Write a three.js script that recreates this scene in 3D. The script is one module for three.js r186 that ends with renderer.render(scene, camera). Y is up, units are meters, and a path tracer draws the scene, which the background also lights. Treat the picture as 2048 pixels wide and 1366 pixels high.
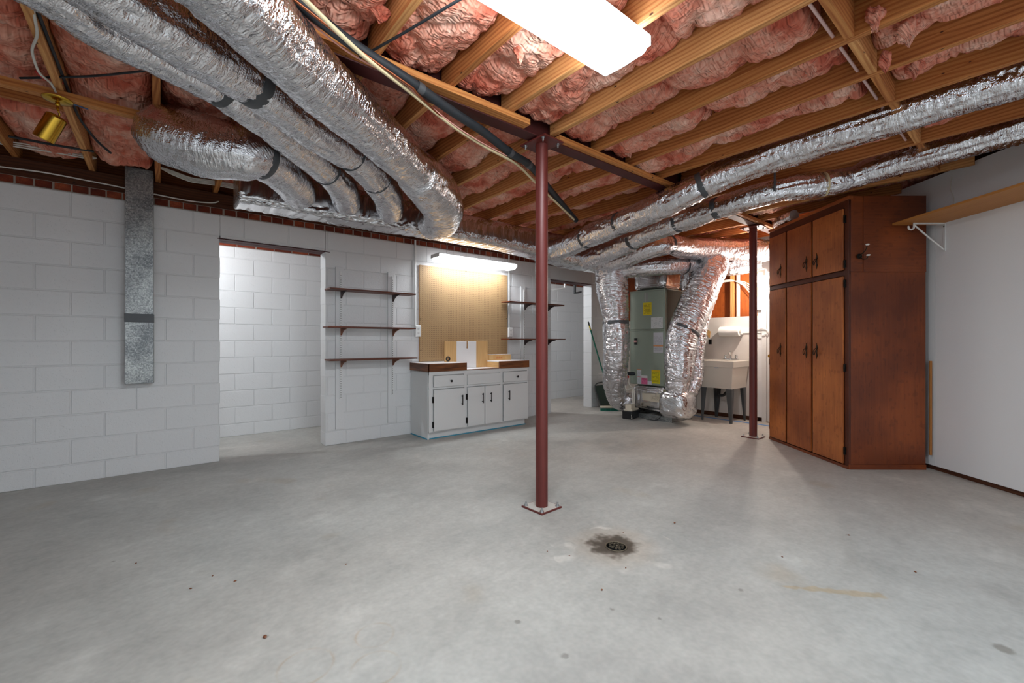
import * as THREE from 'three';
import { RoundedBoxGeometry } from 'three/addons/geometries/RoundedBoxGeometry.js';
import { mergeGeometries } from 'three/addons/utils/BufferGeometryUtils.js';
import { ImprovedNoise } from 'three/addons/math/ImprovedNoise.js';
import { RectAreaLightUniformsLib } from 'three/addons/lights/RectAreaLightUniformsLib.js';

// ---------------------------------------------------------------- camera, light, exposure
// World: x runs along the block wall, -z runs along the joists towards that wall, y up, metres.
RectAreaLightUniformsLib.init();
const scene = new THREE.Scene();
scene.background = new THREE.Color(0x000000);
const camera = new THREE.PerspectiveCamera(76.396, 2048 / 1366, 0.05, 60);
camera.position.set(0, 1.16, 0);
camera.rotation.set(0, THREE.MathUtils.degToRad(-38.997), 0);
scene.add(camera);
const renderer = new THREE.WebGLRenderer({ antialias: true });
renderer.toneMapping = THREE.LinearToneMapping;
renderer.toneMappingExposure = 1.1;
renderer.shadowMap.enabled = true;
const LIGHT = {
  ceiling: { intensity: 27, glow: 21, color: 0xedf8ff },     // fluorescent over the room
  unseenRear: { intensity: 52, glow: 12, color: 0xe8f4ff },        // unseen fluorescents behind the camera, placed to light floor and walls evenly
  bench: { intensity: 24, glow: 4, color: 0xf2f9ff },       // fluorescent over the workbench
  sinkBulb: { intensity: 3.5, glow: 18, color: 0xfff3e6 },
  unseenStoreBulb: { intensity: 3.8, glow: 14, color: 0xf4faff },  // out of view, placed to light the store room walls
};

// ---------------------------------------------------------------- helpers
const rng = (s) => () => { s |= 0; s = (s + 0x6d2b79f5) | 0; let t = Math.imul(s ^ (s >>> 15), 1 | s); t = (t + Math.imul(t ^ (t >>> 7), 61 | t)) ^ t; return ((t ^ (t >>> 14)) >>> 0) / 4294967296; };
const PN = new ImprovedNoise();
const noise = (x, y, z = 0) => PN.noise(x + 91.3, y + 47.7, z + 13.1);
const fbm = (x, y, z, o = 4) => { let s = 0, a = 0.5, f = 1; for (let i = 0; i < o; i++) { s += a * noise(x * f, y * f, z * f + i * 7); a *= 0.5; f *= 2.03; } return s; };
const V3 = (u, v, y) => new THREE.Vector3(u, y, -v);
const clamp = THREE.MathUtils.clamp, lerp = THREE.MathUtils.lerp, smooth = THREE.MathUtils.smoothstep;
const used = {};
const numbered = (n) => { const k = used[n] = (used[n] ?? -1) + 1; return k ? `${n}_${String(k).padStart(3, '0')}` : n; };
function tag(o, label, category, group) { o.userData.label = label; o.userData.category = category; if (group) o.userData.group = group; return o; }
function thing(name, label, category, [u, v, y] = [0, 0, 0], turn = 0, group) {
  const o = new THREE.Group(); o.name = numbered(name); o.position.set(u, y, -v); o.rotation.y = turn; scene.add(o);
  return tag(o, label, category, group);
}
const flat = (g) => { const n = g.index ? g.toNonIndexed() : g; for (const k of Object.keys(n.attributes)) if (!['position', 'normal', 'uv'].includes(k)) n.deleteAttribute(k); n.morphAttributes = {}; n.clearGroups(); return n; };
const merge = (gs) => Array.isArray(gs) ? (gs.length === 1 ? gs[0] : mergeGeometries(gs.map(flat))) : gs;
function part(name, gs, m, parent) {
  const o = new THREE.Mesh(merge(gs), m); o.castShadow = o.receiveShadow = true;
  o.name = parent ? name : numbered(name); (parent ?? scene).add(o); return o;
}
function struct(name, gs, m) { const o = part(name, gs, m); o.userData.kind = 'structure'; return o; }
function structGroup(name) { const o = new THREE.Group(); o.name = numbered(name); o.userData.kind = 'structure'; scene.add(o); return o; }
const one = (name, label, category, gs, m, group) => tag(part(name, gs, m), label, category, group);
// uv in metres, the grain along the axis "long"
function uvBox(g, long = 'x', off = [0, 0]) {
  g = flat(g); const p = g.attributes.position, n = g.attributes.normal, uv = new Float32Array(p.count * 2), L = 'xyz'.indexOf(long);
  for (let i = 0; i < p.count; i++) {
    const c = [p.getX(i), p.getY(i), p.getZ(i)], a = [Math.abs(n.getX(i)), Math.abs(n.getY(i)), Math.abs(n.getZ(i))];
    const d = a.indexOf(Math.max(...a)), o = [0, 1, 2].filter((k) => k !== d);
    const s = o.includes(L) ? L : o[0], t = o.find((k) => k !== s);
    uv[2 * i] = c[s] + off[0]; uv[2 * i + 1] = c[t] + off[1] + d * 0.37;
  }
  g.setAttribute('uv', new THREE.BufferAttribute(uv, 2)); return g;
}
// box centred at x, y, z in its parent's own axes, with a small rounded edge
function box(w, h, d, x = 0, y = 0, z = 0, o = {}) {
  const r = Math.min(o.r ?? 0.002, w * 0.49, h * 0.49, d * 0.49);
  let g = o.sharp ? flat(new THREE.BoxGeometry(w, h, d)) : flat(new RoundedBoxGeometry(w, h, d, o.seg ?? 1, r));
  g = uvBox(g, o.long ?? (w >= h && w >= d ? 'x' : h >= d ? 'y' : 'z'), o.off);
  if (o.rx) g.rotateX(o.rx); if (o.ry) g.rotateY(o.ry); if (o.rz) g.rotateZ(o.rz);
  g.translate(x, y, z); return g;
}
// box given by its extents along the wall (u), towards the wall (v) and up (y)
const uvy = (u0, u1, v0, v1, y0, y1, o) => box(u1 - u0, y1 - y0, v1 - v0, (u0 + u1) / 2, (y0 + y1) / 2, -(v0 + v1) / 2, o);
function cyl(r0, r1, h, x = 0, y = 0, z = 0, o = {}) {
  const g = new THREE.CylinderGeometry(r1, r0, h, o.seg ?? 20, 1, o.open ?? false);
  if (o.rx) g.rotateX(o.rx); if (o.rz) g.rotateZ(o.rz); if (o.ry) g.rotateY(o.ry); g.translate(x, y, z); return flat(g);
}
const lathe = (pts, seg = 24) => flat(new THREE.LatheGeometry(pts.map((p) => new THREE.Vector2(p[0], p[1])), seg));
const ball = (r, x = 0, y = 0, z = 0, s = 14) => { const g = new THREE.SphereGeometry(r, s, Math.ceil(s * 0.7)); g.translate(x, y, z); return flat(g); };
function tube(pts, r, seg = 40, rad = 8) {
  const c = new THREE.CatmullRomCurve3(pts.map((p) => p.isVector3 ? p : new THREE.Vector3(...p)), false, 'catmullrom', 0.4);
  const ends = [0, 1].map((t) => { const b = ball(r * 0.98, 0, 0, 0, 8), q = c.getPoint(t); b.translate(q.x, q.y, q.z); return b; });
  return mergeGeometries([flat(new THREE.TubeGeometry(c, seg, r, rad)), ...ends]);
}
function extrude(shape, depth, bevel = 0.001, o = {}) {
  const g = new THREE.ExtrudeGeometry(shape, { depth: depth - 2 * bevel, bevelEnabled: bevel > 0, bevelSize: bevel, bevelOffset: -bevel, bevelThickness: bevel, bevelSegments: 1, curveSegments: o.seg ?? 8 });
  g.translate(0, 0, bevel); return flat(g);
}
const poly = (pts) => new THREE.Shape(pts.map((p) => new THREE.Vector2(p[0], p[1])));
const turnY = (g, a) => { g.rotateY(a); return g; };

// ---------------------------------------------------------------- textures
function tex(w, h, fn, srgb = true, rep = [1, 1]) {
  const d = new Uint8Array(w * h * 4);
  for (let y = 0; y < h; y++) for (let x = 0; x < w; x++) {
    const c = fn(x / w, y / h), i = 4 * (y * w + x);
    if (typeof c === 'number') d[i] = d[i + 1] = d[i + 2] = clamp(c * 255, 0, 255); else for (let k = 0; k < 3; k++) d[i + k] = clamp(c[k] * 255, 0, 255);
    d[i + 3] = 255;
  }
  const t = new THREE.DataTexture(d, w, h); t.wrapS = t.wrapT = THREE.RepeatWrapping; t.magFilter = THREE.LinearFilter; t.minFilter = THREE.LinearMipmapLinearFilter;
  t.generateMipmaps = true; t.colorSpace = srgb ? THREE.SRGBColorSpace : THREE.NoColorSpace; t.repeat.set(...rep); t.needsUpdate = true; return t;
}
// noise that repeats after 1 in x and y, with px and py cells
function lattice(seed) { const r = rng(seed), a = new Float32Array(4096); for (let i = 0; i < 4096; i++) a[i] = r() * 2 - 1; return a; }
const LA = lattice(5);
function tn(x, y, px, py, s = 0) {
  x *= px; y *= py; let xi = Math.floor(x), yi = Math.floor(y); const fx = x - xi, fy = y - yi, a = fx * fx * (3 - 2 * fx), b = fy * fy * (3 - 2 * fy);
  const at = (i, j) => LA[((((i % px) + px) % px) * 57 + (((j % py) + py) % py) * 131 + s * 977) & 4095];
  return lerp(lerp(at(xi, yi), at(xi + 1, yi), a), lerp(at(xi, yi + 1), at(xi + 1, yi + 1), a), b);
}
const tf = (x, y, px, py, s = 0, o = 4) => { let t = 0, a = 0.5; for (let i = 0; i < o; i++) { t += a * tn(x, y, px << i, py << i, s + i); a *= 0.5; } return t; };
const mix3 = (a, b, t) => [lerp(a[0], b[0], t), lerp(a[1], b[1], t), lerp(a[2], b[2], t)];
const hex = (h) => [(h >> 16) / 255, ((h >> 8) & 255) / 255, (h & 255) / 255];

// sawn pine: one tile is 1.6 m along the grain, 0.4 m across
function woodMap(light, dark, knot, seed, contrast = 1) {
  const r = rng(seed), knots = Array.from({ length: 7 }, () => [r(), r(), 0.010 + r() * 0.02]);
  return tex(1024, 512, (x, y) => {
    let wob = 0.05 * tf(x, y, 3, 2, seed, 3), kd = 0;
    for (const [kx, ky, kr] of knots) {
      let dx = Math.abs(x - kx), dy = Math.abs(y - ky); dx = Math.min(dx, 1 - dx) * 4; dy = Math.min(dy, 1 - dy);
      const d = Math.hypot(dx * 0.5, dy) / kr; wob += 0.05 * Math.exp(-d * 0.35) * (y > ky ? 1 : -1) * 0.5; kd = Math.max(kd, 1 - smooth(d, 0.25, 0.8));
    }
    const ring = Math.abs(((y + wob + 0.03 * Math.sin(x * 6.283 + seed)) * 17) % 1 - 0.5) * 2;
    const g = 0.5 * smooth(ring, 0.25, 1) + 0.35 * (tn(x, y, 12, 256, seed) * 0.5 + 0.5) + 0.3 * tf(x, y, 3, 5, seed + 3, 3);
    let c = mix3(light, dark, clamp(g * contrast, 0, 1)); if (kd > 0) c = mix3(c, knot, kd * 0.9);
    const f = 1 + 0.05 * tn(x, y, 30, 500, seed + 9); return c.map((k) => k * f);
  }, true, [1 / 1.6, 1 / 0.4]);
}
const T = {};
T.pine = woodMap(hex(0xdda568), hex(0xa8622f), hex(0x3a1e10), 3);
T.pine2 = woodMap(hex(0xd2945a), hex(0x965527), hex(0x351a0d), 11, 1.15);
T.ply = woodMap(hex(0xdab078), hex(0xc8965a), hex(0xb98850), 21, 0.8);
T.stain = tex(1024, 1024, (x, y) => {      // stained birch plywood, blotched; one tile is 1.6 m
  const blot = tf(x, y, 4, 4, 2, 5), grain = tn(x, y, 10, 256, 4) * 0.5 + tn(x, y, 5, 128, 6) * 0.5, fleck = tn(x, y, 40, 90, 7);
  const c = mix3(hex(0xcb783b), hex(0x8a4820), clamp(0.5 + blot * 0.8 + grain * 0.22 + (fleck > 0.62 ? 0.25 : 0), 0, 1)); return c;
}, true, [1 / 1.6, 1 / 1.6]);
T.oak = tex(512, 256, (x, y) => mix3(hex(0x8d5226), hex(0x4e280f), clamp(0.45 + 0.5 * tn(x, y, 8, 90, 3) + 0.45 * tf(x, y, 6, 12, 5, 3), 0, 1)), true, [1 / 0.8, 1 / 0.3]);
T.wool = tex(512, 512, (x, y) => {          // glass wool; one tile is 0.7 m
  const w = tf(x, y, 4, 4, 9, 5), s = tn(x + 0.05 * tn(x, y, 6, 6, 3), y, 14, 70, 4) * 0.5 + tn(x, y + 0.05 * tn(x, y, 5, 5, 8), 60, 22, 6) * 0.5;
  return mix3(mix3(hex(0xdc7a60), hex(0xf4c2ac), clamp(0.42 + w * 0.9 + s * 0.35, 0, 1)), hex(0xb24a36), clamp(-w * 1.3 - 0.12, 0, 0.8));
}, true, [1 / 0.7, 1 / 0.7]);
T.woolBump = tex(512, 512, (x, y) => 0.5 + 0.45 * tf(x, y, 8, 8, 4, 5) + 0.25 * tn(x + 0.08 * tn(x, y, 6, 6, 3), y, 24, 110, 4) + 0.2 * tn(x, y, 100, 30, 6), false, [1 / 0.7, 1 / 0.7]);
T.foilBump = tex(1024, 1024, (x, y) => {     // crumpled foil: creases across the duct (y runs along it); one tile is 0.6 m
  const w = 0.03 * tn(x, y, 6, 6, 2); let s = 0;
  s += 0.34 * Math.abs(tn(x + w, y + w, 7, 60, 1)) + 0.3 * Math.abs(tn(x + 2 * w, y - w, 14, 100, 5)) + 0.4 * Math.abs(tn(x - w, y + w, 20, 26, 7)) + 0.2 * Math.abs(tn(x, y, 60, 70, 8)) + 0.1 * tn(x, y, 160, 160, 9);
  return clamp(s * 1.1, 0, 1);
}, false, [1 / 0.6, 1 / 0.6]);
T.foilSmooth = tex(512, 512, (x, y) => clamp(0.4 + 0.5 * tf(x, y, 5, 12, 3, 3) + 0.12 * Math.abs(tn(x, y, 30, 60, 5)), 0, 1), false, [1 / 0.8, 1 / 0.8]);
T.paint = tex(512, 512, (x, y) => 0.6 + 0.22 * tf(x, y, 24, 24, 3, 4) - 0.5 * smooth(tn(x, y, 70, 70, 8), 0.55, 0.95), false, [1 / 0.4, 1 / 0.4]);
T.dry = tex(256, 256, (x, y) => 0.5 + 0.4 * tf(x, y, 20, 20, 3, 4), false, [1 / 0.3, 1 / 0.3]);
T.galv = tex(512, 512, (x, y) => {
  const sp = tn(x, y, 64, 64, 2) + 0.7 * tn(x, y, 110, 110, 5), big = tf(x, y, 3, 3, 6, 4);
  return mix3(hex(0x6c6f71), hex(0xb9bbb8), clamp(0.5 + 0.35 * sp + 0.7 * big, 0, 1));
}, true, [1 / 0.5, 1 / 0.5]);
T.brick = tex(256, 256, (x, y) => mix3(hex(0xa4512e), hex(0x6f2c17), clamp(0.5 + 0.7 * tf(x, y, 6, 6, 3, 4) + 0.3 * tn(x, y, 90, 90, 6), 0, 1)), true, [1 / 0.3, 1 / 0.3]);
T.peg = tex(256, 256, (x, y) => {           // ten by ten holes, 25.4 mm apart
  const hx = (x * 10) % 1 - 0.5, hy = (y * 10) % 1 - 0.5, d = Math.hypot(hx, hy), k = 1 + 0.06 * tn(x, y, 60, 60, 4);
  return mix3(hex(0x5b4128), hex(0xc09b6e), smooth(d, 0.10, 0.17)).map((c) => c * k);
}, true, [1 / 0.254, 1 / 0.254]);
T.rust = tex(512, 512, (x, y) => mix3(hex(0x74302a), hex(0x54201c), clamp(0.5 + 0.8 * tf(x, y, 6, 6, 8, 4), 0, 1)), true, [1 / 0.6, 1 / 0.6]);
// the slab: 8.6 m square, from u = -2.6, v = -2.6
const FU = -2.6, FV = -2.6, FS = 9.4;
const stains = { rings: [[0.655, 1.672, 0.072], [0.40, 1.665, 0.092], [0.592, 1.50, 0.085]], spots: [[1.145, 1.378, 0.014], [1.157, 1.119, 0.016], [1.517, 1.184, 0.010], [0.318, 1.931, 0.010], [0.28, 2.473, 0.006], [2.468, 0.102, 0.03], [1.62, 1.02, 0.009], [2.1, 0.9, 0.012], [3.2, 0.75, 0.012], [-0.2, 3.1, 0.008]] };
T.slab = tex(1600, 1600, (x, y) => {
  const u = FU + x * FS, v = FV + y * FS;
  const big = fbm(u * 0.55, v * 0.55, 1, 4), mid = fbm(u * 2.1 + big, v * 2.1, 5, 4), fine = noise(u * 26, v * 26, 3) * 0.5 + noise(u * 60, v * 60, 8) * 0.5;
  const trowel = noise(u * 3 + v * 9 + mid * 2, v * 14 - u * 6, 2);
  let c = mix3(hex(0x9c9d99), hex(0xc4c5c0), clamp(0.55 + big * 0.75 + mid * 0.5 + trowel * 0.05, 0, 1));
  const warm = clamp(0.25 + fbm(u * 0.4 + 9, v * 0.4, 2, 3) * 1.1 + smooth(u, 2.6, 5.5) * 0.55, 0, 1); c = [c[0] * (1 + 0.03 * warm), c[1] * (1 - 0.012 * warm), c[2] * (1 - 0.035 * warm)];
  let k = 1 + 0.08 * fine + 0.012 * trowel + 0.03 * noise(u * 9, v * 9, 6); const pale = smooth(fbm(u * 2.3 + 4, v * 2.6, 7, 4), 0.18, 0.42); k *= 1 + 0.06 * pale;
  const dd = Math.hypot(u - 2.0, v - 1.55), da = Math.atan2(v - 1.55, u - 2.0), rr = dd + 0.05 * noise(Math.cos(da) * 2, Math.sin(da) * 2, 4) + 0.03 * noise(u * 14, v * 14, 1);
  c = mix3(c, hex(0xb0a08f), 0.4 * (1 - smooth(rr, 0.15, 0.30))); c = mix3(c, hex(0x453b31), 0.9 * (1 - smooth(rr + 0.03 * noise(u * 40, v * 40, 6), 0.075, 0.17)));
  if (rr > 0.22 && rr < 0.36) c = mix3(c, hex(0xdcd6cc), 0.45 * smooth(noise(u * 9, v * 9, 2), 0.1, 0.5));
  for (const [a, b, r] of stains.rings) { const d = Math.abs(Math.hypot(u - a, v - b) - r), w = 0.5 + noise(u * 12, v * 12, 3); c = mix3(c, hex(0xa9835c), 0.3 * clamp(w, 0, 1) * (1 - smooth(d, 0.001, 0.007))); }
  { const t = clamp(((u - 2.27) * 0.27 - (v - 0.81) * 0.32) / 0.1753, 0, 1), px = 2.27 + 0.27 * t, pv = 0.81 - 0.32 * t; c = mix3(c, hex(0xad9166), 0.42 * (1 - smooth(Math.hypot(u - px, v - pv) + 0.012 * noise(u * 20, v * 20, 1) * 2.5, 0.004 + 0.012 * t, 0.014 + 0.022 * t))); }
  for (const [a, b, r] of stains.spots) c = mix3(c, hex(0x77736b), 0.6 * (1 - smooth(Math.hypot(u - a, v - b) + 0.006 * noise(u * 80, v * 80, 2), r * 0.6, r * 1.2)));
  c = mix3(c, hex(0x8d8a86), 0.4 * smooth(fbm(u * 0.8 + 3, v * 0.8 + 1, 9, 4), 0.14, 0.4));
  c = mix3(c, hex(0xa08a6c), 0.25 * smooth(fbm(u * 2.2 + 1, v * 2.2, 11, 3), 0.25, 0.5));
  return c.map((q) => q * k);
}, true, [1 / FS, 1 / FS]);
T.slab.offset.set(-FU / FS, -FV / FS);
T.slabBump = tex(512, 512, (x, y) => 0.5 + 0.3 * tf(x, y, 10, 10, 5, 5) + 0.2 * tn(x, y, 8, 40, 3), false, [1 / 0.9, 1 / 0.9]);

// ---------------------------------------------------------------- materials
const std = (o) => new THREE.MeshStandardMaterial(o);
const M = {
  joist: [0xffffff, 0xf3e6d2, 0xe2cfb4].map((c, i) => std({ map: i === 1 ? T.pine2 : T.pine, color: c, roughness: 0.78 })),
  sill: std({ map: T.pine2, color: 0x6a5442, roughness: 0.85 }), rim: std({ map: T.pine2, color: 0x9a7a58, roughness: 0.85 }),
  deck: std({ map: T.ply, color: 0x8c6a4a, roughness: 0.9 }),
  strip: std({ map: T.pine, color: 0xf4e3c8, roughness: 0.7 }),
  wool: std({ map: T.wool, bumpMap: T.woolBump, bumpScale: 0.02, roughness: 1 }),
  foil: std({ color: 0xe4e3e6, metalness: 1, roughness: 0.16, bumpMap: T.foilBump, bumpScale: 0.0045 }),
  foilSoft: std({ color: 0xdcdbdc, metalness: 1, roughness: 0.2, bumpMap: T.foilSmooth, bumpScale: 0.012 }),
  tape: std({ color: 0x55575a, metalness: 0.25, roughness: 0.5 }),
  block: std({ color: 0xdedede, roughness: 0.62, bumpMap: T.paint, bumpScale: 0.0022 }),
  mortar: std({ color: 0xdadada, roughness: 0.75, bumpMap: T.paint, bumpScale: 0.003 }),
  brick: [0xffffff, 0xd8c4bc, 0xb8a098].map((c) => std({ map: T.brick, color: c, roughness: 0.9 })), brickMortar: std({ color: 0x9a8f84, roughness: 0.95 }),
  dry: std({ color: 0xececec, roughness: 0.55, bumpMap: T.dry, bumpScale: 0.0006 }), dryWarm: std({ color: 0xe0d9d2, roughness: 0.6, bumpMap: T.dry, bumpScale: 0.0006 }),
  slab: std({ map: T.slab, bumpMap: T.slabBump, bumpScale: 0.0015, roughness: 0.55 }),
  iron: std({ map: T.rust, color: 0xffffff, roughness: 0.42, metalness: 0.05 }), ironBeam: std({ map: T.rust, color: 0xb9a0a8, roughness: 0.6 }),
  zinc: std({ color: 0xc3c6c8, metalness: 1, roughness: 0.35 }), galv: std({ map: T.galv, metalness: 0.85, roughness: 0.42, bumpMap: T.dry, bumpScale: 0.0015 }),
  white: std({ color: 0xe4e4e2, roughness: 0.4 }), cabinet: std({ color: 0xd9d9d8, roughness: 0.42, bumpMap: T.dry, bumpScale: 0.0004 }), plastic: std({ color: 0xeeeeec, roughness: 0.35 }),
  stain: [0xffffff, 0xf2e6dc, 0xb09684].map((c) => std({ map: T.stain, color: c, roughness: 0.42 })), stainShaded: std({ map: T.stain, color: 0x7c6252, roughness: 0.45 }),  // frame and carcass tone darkened to paint the shade in gaps between doors
  oak: std({ map: T.oak, roughness: 0.4 }), ply: std({ map: T.ply, roughness: 0.6 }), shelfPine: std({ map: T.ply, color: 0xdcb98a, roughness: 0.55 }),
  peg: std({ map: T.peg, color: 0xdadada, roughness: 0.6 }), pegEdge: std({ map: T.ply, color: 0xc0a078, roughness: 0.8 }), hardboard: std({ map: T.stain, color: 0xf8dcae, roughness: 0.55 }),
  black: std({ color: 0x17181a, roughness: 0.45 }), blackIron: std({ color: 0x1d1a17, metalness: 0.6, roughness: 0.45 }), rubber: std({ color: 0x22272c, roughness: 0.6 }),
  brass: std({ color: 0xc9a03c, metalness: 1, roughness: 0.2 }), bronze: std({ color: 0x33281c, metalness: 0.8, roughness: 0.4 }), chrome: std({ color: 0xd0d2d4, metalness: 1, roughness: 0.12 }),
  cable: std({ color: 0xdcd8cf, roughness: 0.5 }), cableTan: std({ color: 0xdcc9a0, roughness: 0.5 }), pex: std({ color: 0xe6c6c2, roughness: 0.35 }), red: std({ color: 0xc22a22, roughness: 0.5 }), blueWire: std({ color: 0x3c5a86, roughness: 0.5 }), pink: std({ color: 0xd99c8e, roughness: 0.5 }),
  copper: std({ color: 0xb06c4c, metalness: 1, roughness: 0.35 }),
  handler: std({ color: 0x98a192, roughness: 0.42, metalness: 0.2 }), handlerDark: std({ color: 0x35392f, roughness: 0.6 }),
  tub: std({ color: 0xcdc6ba, roughness: 0.4 }), leg: std({ color: 0x4a4c4d, roughness: 0.5 }), paper: std({ color: 0xf3f2ee, roughness: 0.95 }), bisque: std({ color: 0xcfc4b0, roughness: 0.6 }),
  blueTape: std({ color: 0x3f86c8, roughness: 0.7 }), green: std({ color: 0x0d6b58, roughness: 0.45 }), greenDark: std({ color: 0x0c3a30, roughness: 0.4 }), yellow: std({ color: 0xd8be1e, roughness: 0.5 }),
  pvc: std({ color: 0xe4ddd0, roughness: 0.4 }), laminate: std({ color: 0xeceaea, roughness: 0.3 }), porcelain: std({ color: 0xf2efe8, roughness: 0.2 }), drain: std({ color: 0x6d6252, metalness: 0.5, roughness: 0.6 }), hole: std({ color: 0x141210, roughness: 0.9 }), plate: std({ color: 0xbfb9b0, roughness: 0.7 }),
  bracket: std({ color: 0x2c1712, roughness: 0.5 }), bracketBrown: std({ color: 0x7a4526, roughness: 0.5 }), shelfBrown: std({ map: T.oak, color: 0xd8b0a0, roughness: 0.5 }),
};
const glow = (L) => std({ color: 0xffffff, roughness: 0.4, emissive: L.color, emissiveIntensity: L.glow });

// ---------------------------------------------------------------- the setting
const WALL = 5.047, TH = 0.19, WTOP = 2.386, JB = 2.60, JH = 0.235, DECK = JB + JH, PITCH = 0.431, JT = 0.038;
const BEAM = 2.223, INNER = 6.27, SINKU = 6.75;
const AX = Math.sin(0.69115), AY = Math.cos(0.69115), TURN = -0.69115;          // the angled wall: 39.6 degrees
const AG = (a, b, y = 0) => [AX * a + AY * b, AY * a - AX * b, y];                // along it (a), out to it (b) -> u, v, y
const WB = 3.765;                                                                 // its face
const wallV = (u) => { const a = (u - AY * WB) / AX; return AY * a - AX * WB; };

{ // floor slab, cast round the drain
  const s = new THREE.Shape([[-2.9, -3.3], [7.2, -3.3], [7.2, 6.6], [-2.9, 6.6]].map((p) => new THREE.Vector2(...p)));
  s.holes.push(new THREE.Path().absarc(2.003, 1.538, 0.062, 0, Math.PI * 2, true));
  const g = new THREE.ExtrudeGeometry(s, { depth: 0.1, bevelEnabled: false, curveSegments: 24 }); g.rotateX(-Math.PI / 2); g.translate(0, -0.1, 0);
  const p = g.attributes.position, uv = g.attributes.uv; for (let i = 0; i < p.count; i++) uv.setXY(i, p.getX(i), -p.getZ(i));
  struct('floor', g, M.slab);
}
struct('ceiling', uvy(-2.9, 7.2, -3.3, 6.6, DECK, DECK + 0.03, { long: 'z' }), M.deck);

// painted concrete block walls: a mortar core and one mesh per block
const blockCache = {};
function blockGeo(w, h, d) { const k = [w, h, d].map((n) => n.toFixed(3)).join(); return blockCache[k] ??= box(w, h, d, 0, 0, 0, { r: 0.005 }); }
const ROW = 0.2032, ROW0 = 0.150, LEN = 0.4064;
function blockRun(parent, u0, u1, v0, v1, y0, y1, off) {
  part('mortar_core', uvy(u0 + 0.004, u1 - 0.004, v0 + 0.004, v1 - 0.004, y0, y1 - 0.002, { sharp: true }), M.mortar, parent);
  for (let r = -1; ; r++) {
    const b = Math.max(y0, ROW0 + ROW * r), t = Math.min(y1, ROW0 + ROW * (r + 1)); if (b >= y1 - 0.01) break; if (t - b < 0.02) continue;
    const shift = off + (((r % 2) + 2) % 2 ? 0 : LEN / 2);
    let i = Math.floor((u0 - shift) / LEN);
    for (; ; i++) {
      const a = Math.max(u0, shift + LEN * i), c = Math.min(u1, shift + LEN * (i + 1)); if (a >= u1 - 0.01) break; if (c - a < 0.025) continue;
      const gl = a > u0 + 0.001 ? 0.004 : 0, gr = c < u1 - 0.001 ? 0.004 : 0, gb = b > y0 + 0.001 ? 0.004 : 0, gt = 0.004;
      const m = part('concrete_block', blockGeo(c - a - gl - gr, t - b - gb - gt, v1 - v0), M.block, parent);
      m.position.set((a + gl + c - gr) / 2, (b + gb + t - gt) / 2, -(v0 + v1) / 2);
    }
  }
}
const brickGeo = [0.094, 0.195].map((w) => [0.0, 0.13, 0.22].map((o) => box(w, 0.057, 0.09, 0, 0, 0, { r: 0.004, off: [o, o * 2] })));
function brickCourse(parent, u0, u1, v, y = WTOP + 0.006, step = 0.1045, seed = 1, kind = 0) {
  const r = rng(seed);
  part('brick_mortar', uvy(u0, u1, v + 0.006, v + 0.09, y - 0.006, y + 0.063, { sharp: true }), M.brickMortar, parent);
  for (let u = u0 + step / 2; u < u1; u += step) {
    const m = part('brick', brickGeo[kind][Math.floor(r() * 3)], M.brick[Math.floor(r() * 3)], parent); m.position.set(u + (r() - 0.5) * 0.006, y + 0.0285, -(v + 0.045 + r() * 0.004));
  }
}
const D1L = 0.447, D1R = 1.42, D2L = 4.896, D2R = 5.884, HEAD = 2.153;
{
  const w = structGroup('wall_back');
  const L = 0.035;
  blockRun(w, -2.9, D1L, WALL, WALL + TH, 0, WTOP, L);
  blockRun(w, D1R, D2L, WALL, WALL + TH, 0, WTOP, 0.021);
  blockRun(w, D2R, 6.9, WALL, WALL + TH, 0, WTOP, 0.35);
  blockRun(w, D1L, D1R, WALL, WALL + TH, HEAD + 0.012, WTOP, L);
  blockRun(w, D2L, D2R, WALL, WALL + TH, HEAD + 0.012, WTOP, 0.021);
  brickCourse(w, -1.3, 6.7, WALL + 0.004, WTOP + 0.006, 0.1045, 7);
  for (const [a, b] of [[D1L, D1R], [D2L, D2R]])
    part('steel_lintel', [uvy(a - 0.02, b + 0.05, WALL - 0.002, WALL + 0.09, HEAD, HEAD + 0.008), uvy(a - 0.02, b + 0.05, WALL + 0.1, WALL + TH, HEAD, HEAD + 0.008)], M.ironBeam, w);
}
{
  const w = structGroup('wall_store'); blockRun(w, -0.5, 2.25, INNER, INNER + TH, 0, 2.318, 0.1); brickCourse(w, -0.5, 2.25, INNER + 0.003, 2.324, 0.205, 9, 1);
  blockRun(w, 5.2, 7.2, INNER, INNER + TH, 0, 2.318, 0.16); brickCourse(w, 5.2, 7.2, INNER + 0.003, 2.324, 0.205, 3, 1);
  part('mortar_core', [uvy(2.25, 5.2, INNER, INNER + TH, 0, WTOP, { sharp: true }), uvy(-2.9, -0.5, INNER, INNER + TH, 0, WTOP, { sharp: true })], M.mortar, w);
}
struct('trim_1', uvy(-2.9, 6.9, WALL + 0.005, WALL + TH, 2.452, 2.492, { off: [0.3, 0] }), M.sill);
struct('trim_2', uvy(-2.9, 6.9, WALL + 0.02, WALL + TH, 2.494, JB - 0.002, { off: [1.1, 0.2] }), M.sill);
struct('trim_3', uvy(-2.9, 6.9, WALL + 0.15, WALL + TH, JB, DECK - 0.002, { off: [0.7, 0.1] }), M.rim);
struct('trim_4', [uvy(-2.9, 6.95, INNER, INNER + TH, WTOP + 0.005, DECK - 0.002)], M.rim);
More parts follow.
